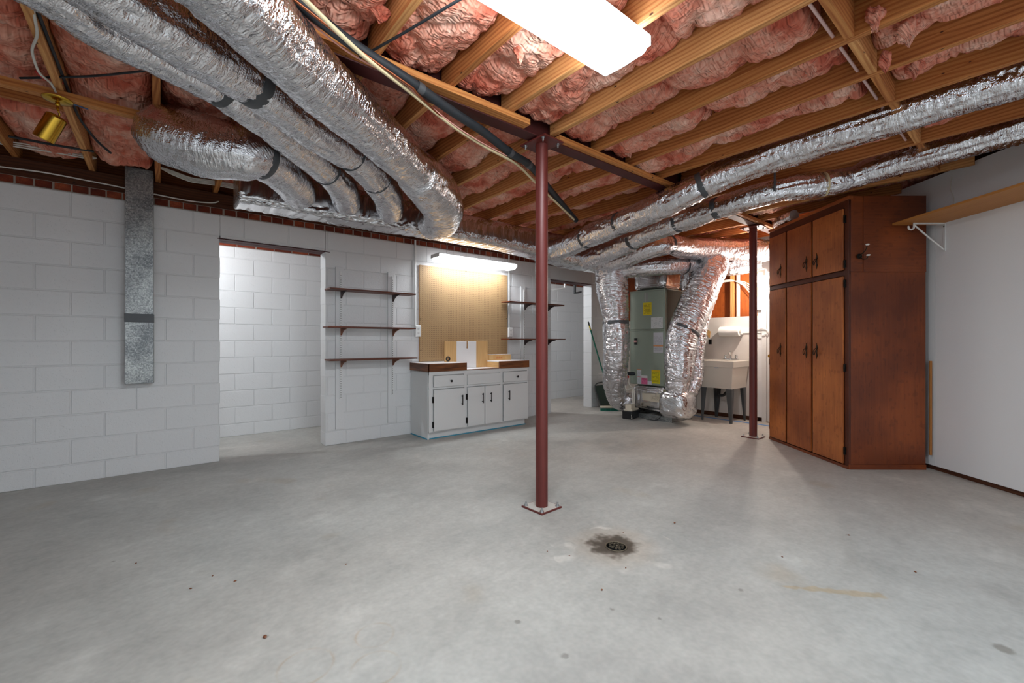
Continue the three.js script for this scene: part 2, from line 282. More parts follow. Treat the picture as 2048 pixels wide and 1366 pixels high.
// the rest of the shell, outside the picture
struct('wall_left', uvy(-3.0, -2.9, -3.3, 6.6, 0, DECK, { sharp: true }), M.block);
struct('wall_rear', uvy(-2.9, 7.2, -3.4, -3.3, 0, DECK, { sharp: true }), M.dry);
struct('wall_store_far', uvy(-2.9, 7.3, 6.46, 6.6, 0, DECK, { sharp: true }), M.mortar);
struct('wall_store_end', uvy(7.2, 7.3, -3.3, 6.6, 0, DECK, { sharp: true }), M.block);
{ // angled drywall partition on the right
  const w = structGroup('wall_right'); w.rotation.y = TURN;
  const seam = 2.3;
  part('drywall_sheet', box(0.012, seam - 0.04, 2.44, WB + 0.006, (seam + 0.04) / 2, -(2.72), { r: 0.001 }), M.dry, w);
  part('drywall_sheet', box(0.012, seam - 0.04, 2.4, WB + 0.006, (seam + 0.04) / 2, -(0.296), { r: 0.001 }), M.dry, w);
  part('drywall_sheet', box(0.012, seam - 0.04, 2.06, WB + 0.006, (seam + 0.04) / 2, -(4.972), { r: 0.001 }), M.dry, w);
  part('drywall_strip', box(0.012, 2.645 - seam, 6.9, WB + 0.006, (seam + 2.645) / 2, -2.55, { r: 0.001 }), M.dry, w);
  part('bottom_plate', box(0.08, 0.038, 6.9, WB + 0.055, 0.019, -2.55), M.sill, w);
  part('backing', box(0.08, 2.6, 6.9, WB + 0.055, 1.34, -2.55), M.sill, w);
}
{ // the wall behind the sink: drywall below, open studs above, a door to the right
  const w = structGroup('wall_sink');
  part('drywall_sheet', uvy(SINKU, SINKU + 0.012, 2.66, 5.04, 0.06, 1.532), M.dryWarm, w);
  part('drywall_sheet', [uvy(SINKU, SINKU + 0.012, 2.56, 2.66, 0.06, DECK), uvy(SINKU, SINKU + 0.012, 1.2, 2.56, 2.1, DECK)], M.dry, w);
  part('hardboard_panel', uvy(SINKU + 0.09, SINKU + 0.1, 2.64, 5.04, 1.5, DECK, { long: 'y' }), M.hardboard, w);
  for (const v of [2.68, 3.03, 3.40, 3.83, 4.26, 4.7]) part('stud', uvy(SINKU, SINKU + 0.089, v - 0.02, v + 0.02, 1.533, DECK - 0.004, { long: 'y', off: [v, v] }), M.joist[0], w);
  part('top_plate', uvy(SINKU + 0.002, SINKU + 0.089, 2.70, 3.01, 2.26, 2.30), M.joist[1], w);
  part('base_plate', uvy(SINKU + 0.002, SINKU + 0.09, 2.66, 5.04, 0, 0.06), M.sill, w);
  part('backing', uvy(SINKU + 0.1, SINKU + 0.14, 1.0, 5.04, 0, DECK, { sharp: true }), M.rim, w);
}
{
  const d = structGroup('door_1');
  part('door_casing', [uvy(SINKU - 0.018, SINKU, 2.535, 2.595, 0, 2.14), uvy(SINKU - 0.018, SINKU, 1.66, 2.535, 2.08, 2.14)], M.white, d);
  part('door_slab', [uvy(SINKU - 0.006, SINKU + 0.03, 1.68, 2.532, 0.012, 2.076)], M.white, d);
  const k = part('door_knob', [lathe([[0, 0], [0.03, 0], [0.03, 0.006], [0.012, 0.012], [0.010, 0.03], [0.022, 0.038], [0.027, 0.052], [0.020, 0.066], [0, 0.070]])], M.brass, d);
  k.rotation.z = Math.PI / 2; k.position.set(SINKU - 0.006, 0.956, -2.475);
}

// ---------------------------------------------------------------- beam and posts
{
  const b = thing('steel_beam', 'long brown-painted steel I-beam carried by two round steel posts', 'beam', [0, 0, 0]);
  const y0 = 2.553, y1 = DECK - 0.03;
  part('bottom_flange', uvy(-2.6, 6.7, BEAM - 0.05, BEAM + 0.05, y0, y0 + 0.008), M.ironBeam, b);
  part('web', uvy(-2.6, 6.7, BEAM - 0.004, BEAM + 0.004, y0 + 0.008, y1 - 0.008), M.ironBeam, b);
  part('top_flange', uvy(-2.6, 6.7, BEAM - 0.05, BEAM + 0.05, y1 - 0.008, y1), M.ironBeam, b);
}
const LEDG = 0.036;
one('ledger_strip', 'yellow pine ledger board under the joists left of front post', 'ledger', uvy(-1.6, 1.86, BEAM - 0.115, BEAM - 0.012, 2.562, JB - 0.001, { off: [0.2, 0.1] }), M.strip, 'ledger strips on the beam');
one('ledger_strip', 'yellow pine ledger board along the beam right of the front post', 'ledger', uvy(2.16, 6.6, BEAM - 0.085, BEAM - 0.012, 2.562, JB - 0.001, { off: [0.9, 0.2] }), M.strip, 'ledger strips on the beam');
one('ledger_strip', 'pine ledger board on the far flange of the beam', 'ledger', uvy(-1.6, 6.6, BEAM + 0.012, BEAM + 0.06, 2.562, JB - 0.001), M.joist[1], 'ledger strips on the beam');
function post(label, u, v, top, turn) {
  const t = thing('support_post', label, 'post', [u, v, 0], turn);
  part('shaft', lathe([[0.04, 0.012], [0.043, 0.014], [0.043, 0.965], [0.0415, 0.968], [0.043, 0.971], [0.043, top - 0.014], [0.04, top - 0.012]], 32), M.iron, t);
  part('base_plate', [box(0.2, 0.012, 0.2, 0, 0.006, 0), ], M.iron, t);
  part('plate_dust', [box(0.186, 0.001, 0.186, 0, 0.0127, 0, { sharp: true })], M.plate, t);
  part('top_plate', box(0.19, 0.012, 0.24, 0, top - 0.006, 0), M.iron, t);
  for (const [x, z] of [[-1, -1], [1, -1], [-1, 1], [1, 1]]) {
    const b = part('anchor_bolt', [cyl(0.016, 0.016, 0.003, 0, 0.0145, 0), cyl(0.0115, 0.0115, 0.010, 0, 0.021, 0, { seg: 6 }), cyl(0.006, 0.006, 0.016, 0, 0.033, 0)], M.zinc, t); b.position.set(x * 0.078, 0, z * 0.078);
    const c = part('top_bolt', [cyl(0.013, 0.013, 0.003, 0, -0.0015, 0), cyl(0.010, 0.010, 0.011, 0, -0.008, 0, { seg: 6 }), cyl(0.006, 0.006, 0.014, 0, -0.018, 0)], M.zinc, t); c.position.set(x * 0.074, top - 0.012, z * 0.085);
  }
  part('shim', box(0.15, 0.006, 0.03, 0, top + 0.003, 0.075), M.plate, t);
  return t;
}
post('reddish brown steel post in the middle of the floor near the drain', 2.069, 2.226, 2.545, 0.05);
post('dark brown steel post in front of the sink beside tall cabinet', 5.585, 2.25, 2.545, 0.02);

// ---------------------------------------------------------------- joists, blocking, insulation
const ord = ['', 'first', 'second', 'third', 'fourth', 'fifth', 'sixth', 'seventh', 'eighth', 'ninth', 'tenth', 'eleventh', 'twelfth'];
const PBAY = 4;                                      // the front post stands under bay 4 (between joists 4 and 5)
const jr = rng(77);
const jn = (k) => k >= PBAY + 1 ? `${ord[k - PBAY]} joist right of the front post` : `${ord[PBAY - k + 1]} joist left of the front post`;
for (let k = -3; k <= 15; k++) {
  const u1 = k * PITCH, u0 = u1 - JT;
  const near0 = u1 > 2.36 ? wallV(u1) + 0.03 : -3.2;
  if (k >= 0) {
    const ve = BEAM - 0.008;
    one('ceiling_joist', `pine floor joist, camera side of the beam, ${jn(k)}`, 'joist', uvy(u0, u1, Math.max(near0, k < 6 ? -1.2 : near0), k >= 1 ? ve - 0.02 : ve, JB, DECK - 0.001, { long: 'z', off: [jr() * 1.6, jr() * 0.4], r: 0.003 }), M.joist[Math.floor(jr() * 3)], 'floor joists');
  }
  const far0 = BEAM + 0.012;
  one('ceiling_joist', `pine floor joist, wall side of the beam, ${jn(k)}`, 'joist', uvy(u0, u1, far0, WALL + 0.148, JB, DECK - 0.001, { long: 'z', off: [jr() * 1.6, jr() * 0.4], r: 0.003 }), M.joist[Math.floor(jr() * 3)], 'floor joists');
  // solid blocking between the joists on the right
  if (k >= 5 && k <= 11) one('joist_blocking', `short pine block nailed between joists, ${ord[k - 4]} from the left`, 'blocking', uvy(u1 + 0.002, u1 + PITCH - JT - 0.002, 0.575, 0.613, JB + 0.002, DECK - 0.03, { off: [k, k * 0.3] }), M.joist[k % 3], 'blocking between the joists');
}
// one batt of glass wool: a quilted, bulging underside that turns up at all four edges
function battGeo(u0, u1, v0, v1, yb, bulge, seed, rough = 1, droop = 0) {
  const nu = 22, L = v1 - v0, nv = Math.max(10, Math.round(L / 0.018)), pos = [], uv = [], idx = [], r = rng(seed), ph = r() * 40;
  for (let j = 0; j <= nv; j++) for (let i = 0; i <= nu; i++) {
    const s = clamp((i - 1) / (nu - 2), 0, 1), t = clamp((j - 1) / (nv - 2), 0, 1), edge = i === 0 || j === 0 || i === nu || j === nv;
    let u = lerp(u0, u1, s), v = lerp(v0, v1, t);
    const roundS = Math.pow(Math.sin(Math.PI * s), 0.45), roundT = Math.pow(clamp(Math.min(t, 1 - t) * L / 0.04, 0, 1), 0.5);
    const b = fbm(u * 3.2 + ph, v * 2.6, seed * 0.37, 3), c1 = Math.abs(noise(u * 4.5 + ph, v * 4 + b, seed)), c2 = Math.abs(noise(u * 11, v * 9 + ph + b * 2, seed + 3)), f = noise(u * 34, v * 30, seed), f2 = noise(u * 70, v * 66, seed + 8);
    const crease = Math.exp(-c1 * 16), crease2 = Math.exp(-c2 * 11);
    const pv = v / 0.40 + 0.9 * noise(u * 2.6 + ph, v * 1.6, seed + 1) + ph, pd = Math.abs(pv - Math.round(pv)), pillow = Math.exp(-pd * 11) * (0.5 + 0.8 * Math.abs(noise(Math.round(pv) * 3.7, seed)));
    let y = yb + 0.05 * pillow * rough + bulge * (1 - roundS * roundT) * 1.0 - 0.06 * b * rough + 0.045 * crease * rough + 0.016 * crease2 * rough + 0.009 * f + 0.006 * f2 - droop * smooth(t, 0.45, 0.95) * roundS;
    u += 0.008 * noise(u * 14, v * 14, seed + 5) * (edge ? 0 : 1); v += (0.03 * noise(u * 9, 3, seed + 9) * (t < 0.03 || t > 0.97 ? 1 : 0.2)) * (j ? 1 : 1);
    u = clamp(u, u0 + 0.001, u1 - 0.001); y = clamp(y, JB - 0.06, DECK - 0.02); if (edge) y = DECK - 0.004;
    pos.push(u, y, -v); uv.push(u + seed * 0.13 + (edge ? 0.05 : 0), v + seed * 0.29);
    if (i < nu && j < nv) { const a = j * (nu + 1) + i, d = a + nu + 1; idx.push(a, a + 1, d, a + 1, d + 1, d); }
  }
  const g = new THREE.BufferGeometry(); g.setAttribute('position', new THREE.Float32BufferAttribute(pos, 3)); g.setAttribute('uv', new THREE.Float32BufferAttribute(uv, 2));
  // wound so that the outside looks down
  for (let i = 0; i < idx.length; i += 3) { const t = idx[i + 1]; idx[i + 1] = idx[i + 2]; idx[i + 2] = t; }
  g.setIndex(idx); g.computeVertexNormals(); return flat(g);
}
// a torn hank of wool hanging from a batt
function hank(u, v, y, w, h, seed) {
  const g = new THREE.SphereGeometry(1, 40, 30), p = g.attributes.position, uv = g.attributes.uv;
  for (let i = 0; i < p.count; i++) {
    let x = p.getX(i), yy = p.getY(i), z = p.getZ(i); const n = 0.82 + 0.6 * fbm(x * 1.6 + seed, yy * 1.1, z * 1.6, 4) + 0.2 * Math.abs(noise(x * 6, yy * 3, z * 6 + seed)) + 0.1 * noise(x * 15, yy * 9, z * 15 + seed), tp = 1 - 0.6 * clamp(-yy, 0, 1);
    p.setXYZ(i, u + x * w * n * tp, y + yy * h * n, -v + z * w * 0.7 * n * tp); uv.setXY(i, x * w + seed * 0.1, yy * h + z * w);
  }
  g.computeVertexNormals(); return flat(g);
}
const bayName = (k) => k === PBAY ? 'bay above the front post' : k > PBAY ? `${ord[k - PBAY]} bay right of the front post` : `${ord[PBAY - k]} bay left of the front post`;
const br = rng(301);
const hanks = { '3n0': [[1.44, 1.72, 2.66, 0.035, 0.07], [1.53, 1.5, 2.68, 0.03, 0.06]], '5n1': [[2.56, 0.5, 2.64, 0.06, 0.06]], '6n1': [[2.74, 0.42, 2.62, 0.075, 0.07], [2.86, 0.52, 2.58, 0.04, 0.06], [2.78, 0.82, 2.66, 0.05, 0.06]], '7n1': [[3.2, 0.46, 2.66, 0.06, 0.07], [3.14, 0.85, 2.66, 0.06, 0.07]], '7n2': [[3.28, 0.02, 2.62, 0.05, 0.08]], '8n1': [[3.6, 0.45, 2.66, 0.06, 0.06]], '5n0': [[2.46, 2.08, 2.66, 0.05, 0.04]], '6n0': [[2.84, 2.06, 2.66, 0.06, 0.07]], '1n0': [[0.78, 1.92, 2.66, 0.05, 0.05]], '4n0': [[1.95, 2.05, 2.66, 0.06, 0.05]] };
for (let k = -3; k <= 14; k++) {
  const u0 = k * PITCH + 0.003, u1 = (k + 1) * PITCH - JT - 0.003;
  for (const side of ['n', 'f']) {
    let v0, v1;
    if (side === 'n') { if (k < 0) continue; v1 = BEAM - 0.018; v0 = Math.max(u1 > 2.36 ? wallV(u1) + 0.06 : -9, (1.45 - u1 * 0.629) / 0.777); } else { v0 = BEAM + 0.02; v1 = WALL - 0.02; }
    if (v1 - v0 < 0.25) continue;
    const spans = side === 'n' && k >= 5 ? [[v0, 0.568], [0.70, v1]].filter((q) => q[1] - q[0] > 0.15) : [[v0, v1]], runs = [];
    for (const [p, q] of spans) { const n = Math.max(1, Math.round((q - p) / (0.75 + br() * 0.35))); for (let i = 0; i < n; i++) runs.push([lerp(p, q, i / n) + (i ? 0.004 : 0), lerp(p, q, (i + 1) / n) - 0.004]); }
    const n = runs.length;
    for (let i = 0; i < n; i++) {
      let [a, b] = runs[i];
      const rank = side === 'n' ? n - 1 - i : i;
      let yb = 2.66 + (br() - 0.5) * 0.04, bulge = 0.06, rough = 1, droop = 0;
      if (side === 'n' && k <= 4) yb = 2.645 + br() * 0.02;
      if (side === 'n' && rank === 0) droop = 0.035;
      if (side === 'n' && k >= 5) yb = 2.652 + (br() - 0.5) * 0.035;
      if (side === 'f' && k <= 0) { yb = 2.645 + (br() - 0.5) * 0.03; bulge = 0.08; }
      if (side === 'f' && k === -1 && i === n - 1) { yb = 2.63; droop = 0.06; b = 4.84; }
      if (side === 'f' && k === 0 && i === n - 1) b = 4.5;
      if ((side === 'n' || k < 15) && (k === 8 || k === 10) && side === 'n') yb = 2.75;                 // two bays carry a duct
      if (b - a < 0.12) continue;
      const m = one('insulation_batt', `pink wool batt ${side === 'n' ? 'before' : 'beyond'} the beam, ${bayName(k)}, ${ord[rank + 1]} from beam`, 'insulation', battGeo(u0, u1, a, b, yb, bulge, k * 17 + i * 5 + (side === 'n' ? 101 : 203), rough, droop), M.wool, 'glass wool batts between the joists');
      const hs = hanks[`${k}${side}${rank}`]; if (hs) hs.forEach((h, q) => part('torn_tuft', hank(...h, k + q * 3.3), M.wool, m));
    }
  }
}

// ---------------------------------------------------------------- foil ducts
// path: [u, v, y, radius] ...; wrinkles run round the duct and are real relief
function ductGeo(path, o = {}) {
  const c = new THREE.CatmullRomCurve3(path.map((p) => V3(p[0], p[1], p[2])), false, 'catmullrom', o.tension ?? 0.5);
  const len = c.getLength(), n = Math.max(24, Math.round(len / ((o.step ?? 0.016) * 0.62))), R = o.rad ?? 52, fr = c.computeFrenetFrames(n, false), seed = o.seed ?? 1, amp = o.amp ?? 1;
  const pos = [], uv = [], idx = [], q = new THREE.Vector3();
  const rads = path.map((p) => p[3]);
  for (let j = 0; j <= n; j++) {
    const t = j / n; c.getPoint(c.getUtoTmapping(t), q); const tt = c.getUtoTmapping(t) * (path.length - 1), i0 = Math.min(Math.floor(tt), path.length - 2);
    let r0 = lerp(rads[i0], rads[i0 + 1], smooth(tt - i0, 0, 1)); const s = t * len;
    for (const [bt, bd] of o.pinch ?? []) r0 *= 1 - bd * Math.exp(-(((t - bt) * len / 0.045) ** 2));
    const endIn = Math.min(s, len - s); if (o.round) r0 *= Math.pow(clamp(endIn / (o.round * r0 * 2) + 0.25, 0, 1), 0.5);
    for (let i = 0; i <= R; i++) {
      const a = (i % R) / R * Math.PI * 2, ca = Math.cos(a), sa = Math.sin(a);
      const N = fr.normals[j], B = fr.binormals[j];
      const w = s * 62 + 3.5 * noise(ca * 1.5 + seed, sa * 1.5, s * 3), fold = 1 - 2 * Math.abs(noise(w * 0.5, ca * 0.9 + seed, sa * 0.9));
      const fine = noise(s * 55 + ca * 5, ca * 6 + seed * 2, sa * 6), big = fbm(s * 3 + seed, ca * 1.1, sa * 1.1, 2), lng = Math.abs(noise(s * 2.2, ca * 3.1 + seed * 5, sa * 3.1));
      const d = amp * (0.0046 * fold + 0.0028 * fine + 0.017 * big - 0.012 * Math.exp(-lng * 14));
      const r = r0 + d, x = N.x * ca + B.x * sa, y = N.y * ca + B.y * sa, z = N.z * ca + B.z * sa;
      pos.push(q.x + x * r, q.y + y * r * (o.squash ?? 1), q.z + z * r); uv.push(i / R * Math.PI * 2 * r0, s + seed * 0.31);
    }
  }
  for (let j = 0; j < n; j++) for (let i = 0; i < R; i++) { const a = j * (R + 1) + i, d = a + R + 1; idx.push(a, d, a + 1, a + 1, d, d + 1); }
  const g = new THREE.BufferGeometry(); g.setAttribute('position', new THREE.Float32BufferAttribute(pos, 3)); g.setAttribute('uv', new THREE.Float32BufferAttribute(uv, 2));
  for (const [j, flip] of [[0, true], [n, false]]) {   // closed ends
    const b = pos.length / 3; c.getPoint(j ? 1 : 0, q); pos.push(q.x, q.y, q.z); uv.push(0, 0);
    for (let i = 0; i < R; i++) flip ? idx.push(b, j * (R + 1) + i, j * (R + 1) + i + 1) : idx.push(b, j * (R + 1) + i + 1, j * (R + 1) + i);
  }
  g.setAttribute('position', new THREE.Float32BufferAttribute(pos, 3)); g.setAttribute('uv', new THREE.Float32BufferAttribute(uv, 2));
  g.setIndex(idx); g.computeVertexNormals();
  const nn = g.attributes.normal; for (let j = 0; j <= n; j++) { const a = j * (R + 1), b = a + R, x = nn.getX(a) + nn.getX(b), y = nn.getY(a) + nn.getY(b), z = nn.getZ(a) + nn.getZ(b), l = Math.hypot(x, y, z) || 1; nn.setXYZ(a, x / l, y / l, z / l); nn.setXYZ(b, x / l, y / l, z / l); }
  return { g, c, rads, path, o };
}
// a band of tape round a duct at the fraction t of its length
function bandGeo(D, t, width = 0.05, grow = 0.006, tilt = 0) {
  const T0 = D.c.getUtoTmapping(t), p = D.c.getPoint(T0), d = D.c.getTangent(T0), tt = T0 * (D.path.length - 1), i0 = Math.min(Math.floor(tt), D.path.length - 2);
  let r = lerp(D.rads[i0], D.rads[i0 + 1], smooth(tt - i0, 0, 1)); for (const [bt, bd] of D.o.pinch ?? []) if (Math.abs(bt - t) < 0.02) r *= 1 - bd;
  r += grow; const s = D.o.squash ?? 1;
  const g = new THREE.LatheGeometry([[r - 0.012, -width / 2], [r, -width / 2 + 0.004], [r, width / 2 - 0.004], [r - 0.012, width / 2]].map((q) => new THREE.Vector2(...q)), 40);
  g.applyQuaternion(new THREE.Quaternion().setFromUnitVectors(new THREE.Vector3(0, 1, 0), d)); if (tilt) g.rotateX(tilt);
  g.scale(1, s, 1); g.translate(p.x, p.y, p.z); return flat(g);
}
function duct(label, path, o = {}) {
  const D = ductGeo(path, o), t = thing('flexible_duct', label, 'duct', [0, 0, 0], 0, o.group ?? 'foil-wrapped air ducts');
  part('foil_jacket', D.g, o.mat ?? M.foil, t);
  for (const [bt, w, m] of o.bands ?? []) part('tape_band', bandGeo(D, bt, w, o.grow), m ?? M.tape, t);
  return [t, D];
}
// three long runs from the front left to the trunk, and the short elbow beside them
duct('widest foil duct of the left bundle, nearest the black pipe', [[-0.35, 1.42, 2.41, 0.148], [0.158, 1.79, 2.40, 0.144], [0.382, 1.99, 2.395, 0.142], [0.648, 2.224, 2.39, 0.142], [1.03, 2.54, 2.395, 0.142], [1.40, 2.88, 2.415, 0.142], [1.52, 2.98, 2.41, 0.172], [1.75, 3.19, 2.405, 0.19], [1.98, 3.45, 2.385, 0.19], [2.12, 3.70, 2.36, 0.18], [2.16, 3.95, 2.36, 0.165]], { seed: 3, pinch: [[0.73, 0.03]] });
duct('middle foil duct of the left bundle, tied to its neighbour by dark tape', [[-0.75, 1.7, 2.455, 0.122], [-0.165, 2.09, 2.425, 0.120], [0.132, 2.31, 2.43, 0.120], [0.445, 2.562, 2.445, 0.114], [0.70, 2.799, 2.45, 0.118], [1.082, 3.071, 2.45, 0.118], [1.361, 3.386, 2.44, 0.122], [1.56, 3.65, 2.42, 0.125], [1.70, 3.95, 2.40, 0.12]], { seed: 9, bands: [[0.40, 0.07], [0.655, 0.012], [0.78, 0.012]], pinch: [[0.40, 0.08], [0.655, 0.05], [0.78, 0.04]] });
duct('narrow outer foil duct on the left edge of the bundle', [[-0.9, 1.84, 2.44, 0.105], [-0.333, 2.25, 2.445, 0.104], [-0.177, 2.43, 2.46, 0.105], [0.151, 2.623, 2.475, 0.105], [0.389, 2.811, 2.465, 0.10], [0.688, 3.119, 2.46, 0.106], [0.99, 3.45, 2.45, 0.11], [1.17, 3.68, 2.43, 0.115], [1.30, 3.95, 2.40, 0.115]], { seed: 14, bands: [[0.46, 0.05], [0.80, 0.012]], pinch: [[0.46, 0.08], [0.80, 0.05]] });
duct('fat foil elbow duct coming down between joists at the left', [[0.02, 3.75, 2.55, 0.16], [0.06, 3.52, 2.47, 0.185], [0.22, 3.40, 2.41, 0.19], [0.42, 3.33, 2.40, 0.17], [0.53, 3.36, 2.405, 0.145], [0.68, 3.54, 2.41, 0.135], [0.82, 3.75, 2.40, 0.135], [0.90, 3.96, 2.40, 0.13]], { seed: 21, bands: [[0.52, 0.05]], pinch: [[0.52, 0.06]], step: 0.013 });
{ // the trunk: a rectangular duct wrapped in foil, its corners soft
  const t = thing('trunk_duct', 'long boxy foil-wrapped trunk duct below the joists along block wall', 'duct', [0, 0, 0], 0, 'foil-wrapped air ducts');
  const n = 420, R = 72, pos = [], uv = [], idx = [];
  for (let j = 0; j <= n; j++) for (let i = 0; i <= R; i++) {
    const s = j / n, u = lerp(0.475, 6.15, s), a = (i % R) / R * Math.PI * 2, ca = Math.cos(a), sa = Math.sin(a), k = smooth(u, 3.0, 4.6);
    const yb = lerp(2.272, 2.17, k), yt = 2.565, v0 = lerp(3.99, 3.92, k), v1 = 4.31, p = lerp(u < 1.9 ? 0.3 : 0.42, 0.55, k), sg = (x) => Math.sign(x) * Math.pow(Math.abs(x), p);
    const w = Math.abs(noise(u * 7, ca * 2 + 3, sa * 2)), crumple = u < 2.3 || u > 4.2 ? 1 : 0.35;
    const d = crumple * (0.022 * fbm(u * 6, ca * 2, sa * 2, 3) - 0.016 * Math.exp(-w * 14) + 0.010 * (1 - 2 * Math.abs(noise(u * 17, ca * 3, sa * 3)))) * (ca < -0.75 || sa < -0.8 ? 0.7 : 1);
    const end = Math.min(1, Math.min(j, n - j) / 1.01);
    const hv = (v1 - v0) / 2 + d, hy = (yt - yb) / 2 + d; pos.push(u, (yt + yb) / 2 + hy * sg(sa) * (end ? 1 : 0.96), -((v0 + v1) / 2 + hv * sg(ca) * (end ? 1 : 0.96))); uv.push(i / R * 1.3, u);
    if (j < n && i < R) { const q = j * (R + 1) + i, e = q + R + 1; idx.push(q, e, q + 1, q + 1, e, e + 1); }
  }
  for (const j of [0, n]) { const b = pos.length / 3, y = j ? 2.37 : 2.42; pos.push(j ? 6.15 : 0.472, y, -4.13); uv.push(0, 0); for (let i = 0; i < R; i++) j ? idx.push(b, j * (R + 1) + i + 1, j * (R + 1) + i) : idx.push(b, j * (R + 1) + i, j * (R + 1) + i + 1); }
  const g = new THREE.BufferGeometry(); g.setAttribute('position', new THREE.Float32BufferAttribute(pos, 3)); g.setAttribute('uv', new THREE.Float32BufferAttribute(uv, 2)); g.setIndex(idx); g.computeVertexNormals();
  part('foil_wrap', g, M.foilSoft, t);
}
// right side
duct('foil duct in the joist bay right of the post, nearer the camera', [[3.655, -1.0, 2.62, 0.115], [3.655, 0.1, 2.612, 0.115], [3.655, 0.7, 2.605, 0.115], [3.655, 1.2, 2.59, 0.115], [3.61, 1.62, 2.545, 0.118], [3.545, 1.92, 2.455, 0.112], [3.57, 2.25, 2.405, 0.125], [3.70, 2.65, 2.40, 0.118], [3.83, 3.2, 2.39, 0.13], [3.90, 3.5, 2.37, 0.125], [3.95, 3.98, 2.33, 0.13]], { seed: 31, bands: [[0.565, 0.05], [0.765, 0.045], [0.885, 0.045]], pinch: [[0.565, 0.07], [0.765, 0.07], [0.885, 0.05]], step: 0.014, amp: 1.3 });
duct('slimmer foil duct in the far right bay by the white partition', [[4.505, -0.2, 2.60, 0.10], [4.505, 0.45, 2.585, 0.10], [4.505, 0.88, 2.56, 0.10], [4.46, 1.02, 2.52, 0.085], [4.32, 1.2, 2.48, 0.105], [4.12, 1.45, 2.455, 0.10], [4.06, 1.85, 2.42, 0.10], [4.13, 2.3, 2.40, 0.115], [4.24, 2.84, 2.375, 0.11], [4.42, 3.3, 2.34, 0.125], [4.52, 3.98, 2.27, 0.13]], { seed: 37, bands: [[0.33, 0.018, M.cableTan], [0.525, 0.05], [0.625, 0.04], [0.785, 0.045]], pinch: [[0.33, 0.1], [0.4, 0.12], [0.525, 0.08], [0.625, 0.08], [0.785, 0.07]], step: 0.014, amp: 1.2 });
{ const s = part('duct_strap', uvy(3.985, 4.025, 1.44, 1.445, 2.42, JB + 0.06), M.tape); tag(s, 'dark hanger strap holding the slimmer right duct to a joist', 'strap'); }
duct('foil duct running level behind the far post towards the sink', [[6.55, 2.46, 2.42, 0.15], [6.35, 2.58, 2.43, 0.15], [5.95, 2.88, 2.43, 0.15], [5.55, 3.06, 2.425, 0.145], [5.10, 3.10, 2.41, 0.13], [4.95, 3.3, 2.36, 0.12], [4.93, 3.6, 2.30, 0.12], [4.95, 3.98, 2.26, 0.12]], { seed: 43, bands: [[0.62, 0.04]], pinch: [[0.62, 0.1]] });
duct('foil duct just under the level one, joining the trunk by the handler', [[6.2, 3.02, 2.28, 0.11], [5.75, 3.2, 2.235, 0.12], [5.45, 3.35, 2.21, 0.125], [5.25, 3.62, 2.2, 0.125], [5.22, 4.0, 2.2, 0.12]], { seed: 47, bands: [[0.33, 0.03]], pinch: [[0.33, 0.08]] });
duct('dark ribbed foil duct end above the sink window', [[6.35, 2.92, 2.22, 0.12], [6.5, 2.76, 2.26, 0.13], [6.66, 2.62, 2.28, 0.13]], { seed: 51, amp: 1.8 });
duct('short foil duct over the tall cabinet top', [...[[5.05, 3.35], [4.75, 3.2], [4.5, 3.2]].map(([a, b]) => [...AG(a + 0.3, b - 0.15, 2.55), 0.055])], { seed: 53, step: 0.012 });
duct('tall upright foil duct left of the air handler', [[5.16, 4.05, 2.22, 0.225], [5.17, 4.04, 1.95, 0.225], [5.20, 4.02, 1.62, 0.195], [5.21, 4.01, 1.5, 0.175], [5.215, 4.01, 1.35, 0.19], [5.26, 4.04, 0.95, 0.185], [5.35, 4.13, 0.6, 0.17], [5.47, 4.20, 0.36, 0.155], [5.58, 4.21, 0.23, 0.14], [5.72, 4.12, 0.22, 0.13]], { seed: 61, bands: [[0.345, 0.055]], amp: 2.0, step: 0.013, tension: 0.4 });
duct('thick slanting foil duct right of the air handler', [[5.99, 2.90, 2.32, 0.17], [5.93, 2.94, 2.15, 0.205], [5.80, 3.03, 1.80, 0.215], [5.66, 3.14, 1.40, 0.215], [5.60, 3.18, 1.24, 0.205], [5.575, 3.20, 1.0, 0.205], [5.56, 3.21, 0.72, 0.20], [5.555, 3.22, 0.60, 0.165], [5.555, 3.225, 0.44, 0.15]], { seed: 67, bands: [[0.555, 0.045]], amp: 1.8, step: 0.013 });
duct('thinner foil duct behind the slanting one, beside the sink', [[6.28, 2.98, 2.24, 0.10], [6.20, 3.0, 2.1, 0.115], [6.06, 3.07, 1.75, 0.12], [5.97, 3.13, 1.4, 0.12], [5.93, 3.16, 1.05, 0.12], [5.92, 3.17, 0.7, 0.115], [5.86, 3.2, 0.48, 0.11], [5.8, 3.26, 0.36, 0.11]], { seed: 71, amp: 2.0, step: 0.013 });
duct('small foil duct stub behind the plenum above the handler', [[5.95, 3.33, 1.9, 0.06], [5.95, 3.32, 2.02, 0.085], [5.96, 3.3, 2.2, 0.085], [5.97, 3.3, 2.3, 0.07]], { seed: 79 });

// ---------------------------------------------------------------- air handler and what stands round it
function canvasTex(w, h, draw) { const c = document.createElement('canvas'); c.width = w; c.height = h; const x = c.getContext('2d'); draw(x, w, h); const t = new THREE.CanvasTexture(c); t.colorSpace = THREE.SRGBColorSpace; t.magFilter = THREE.LinearFilter; return t; }
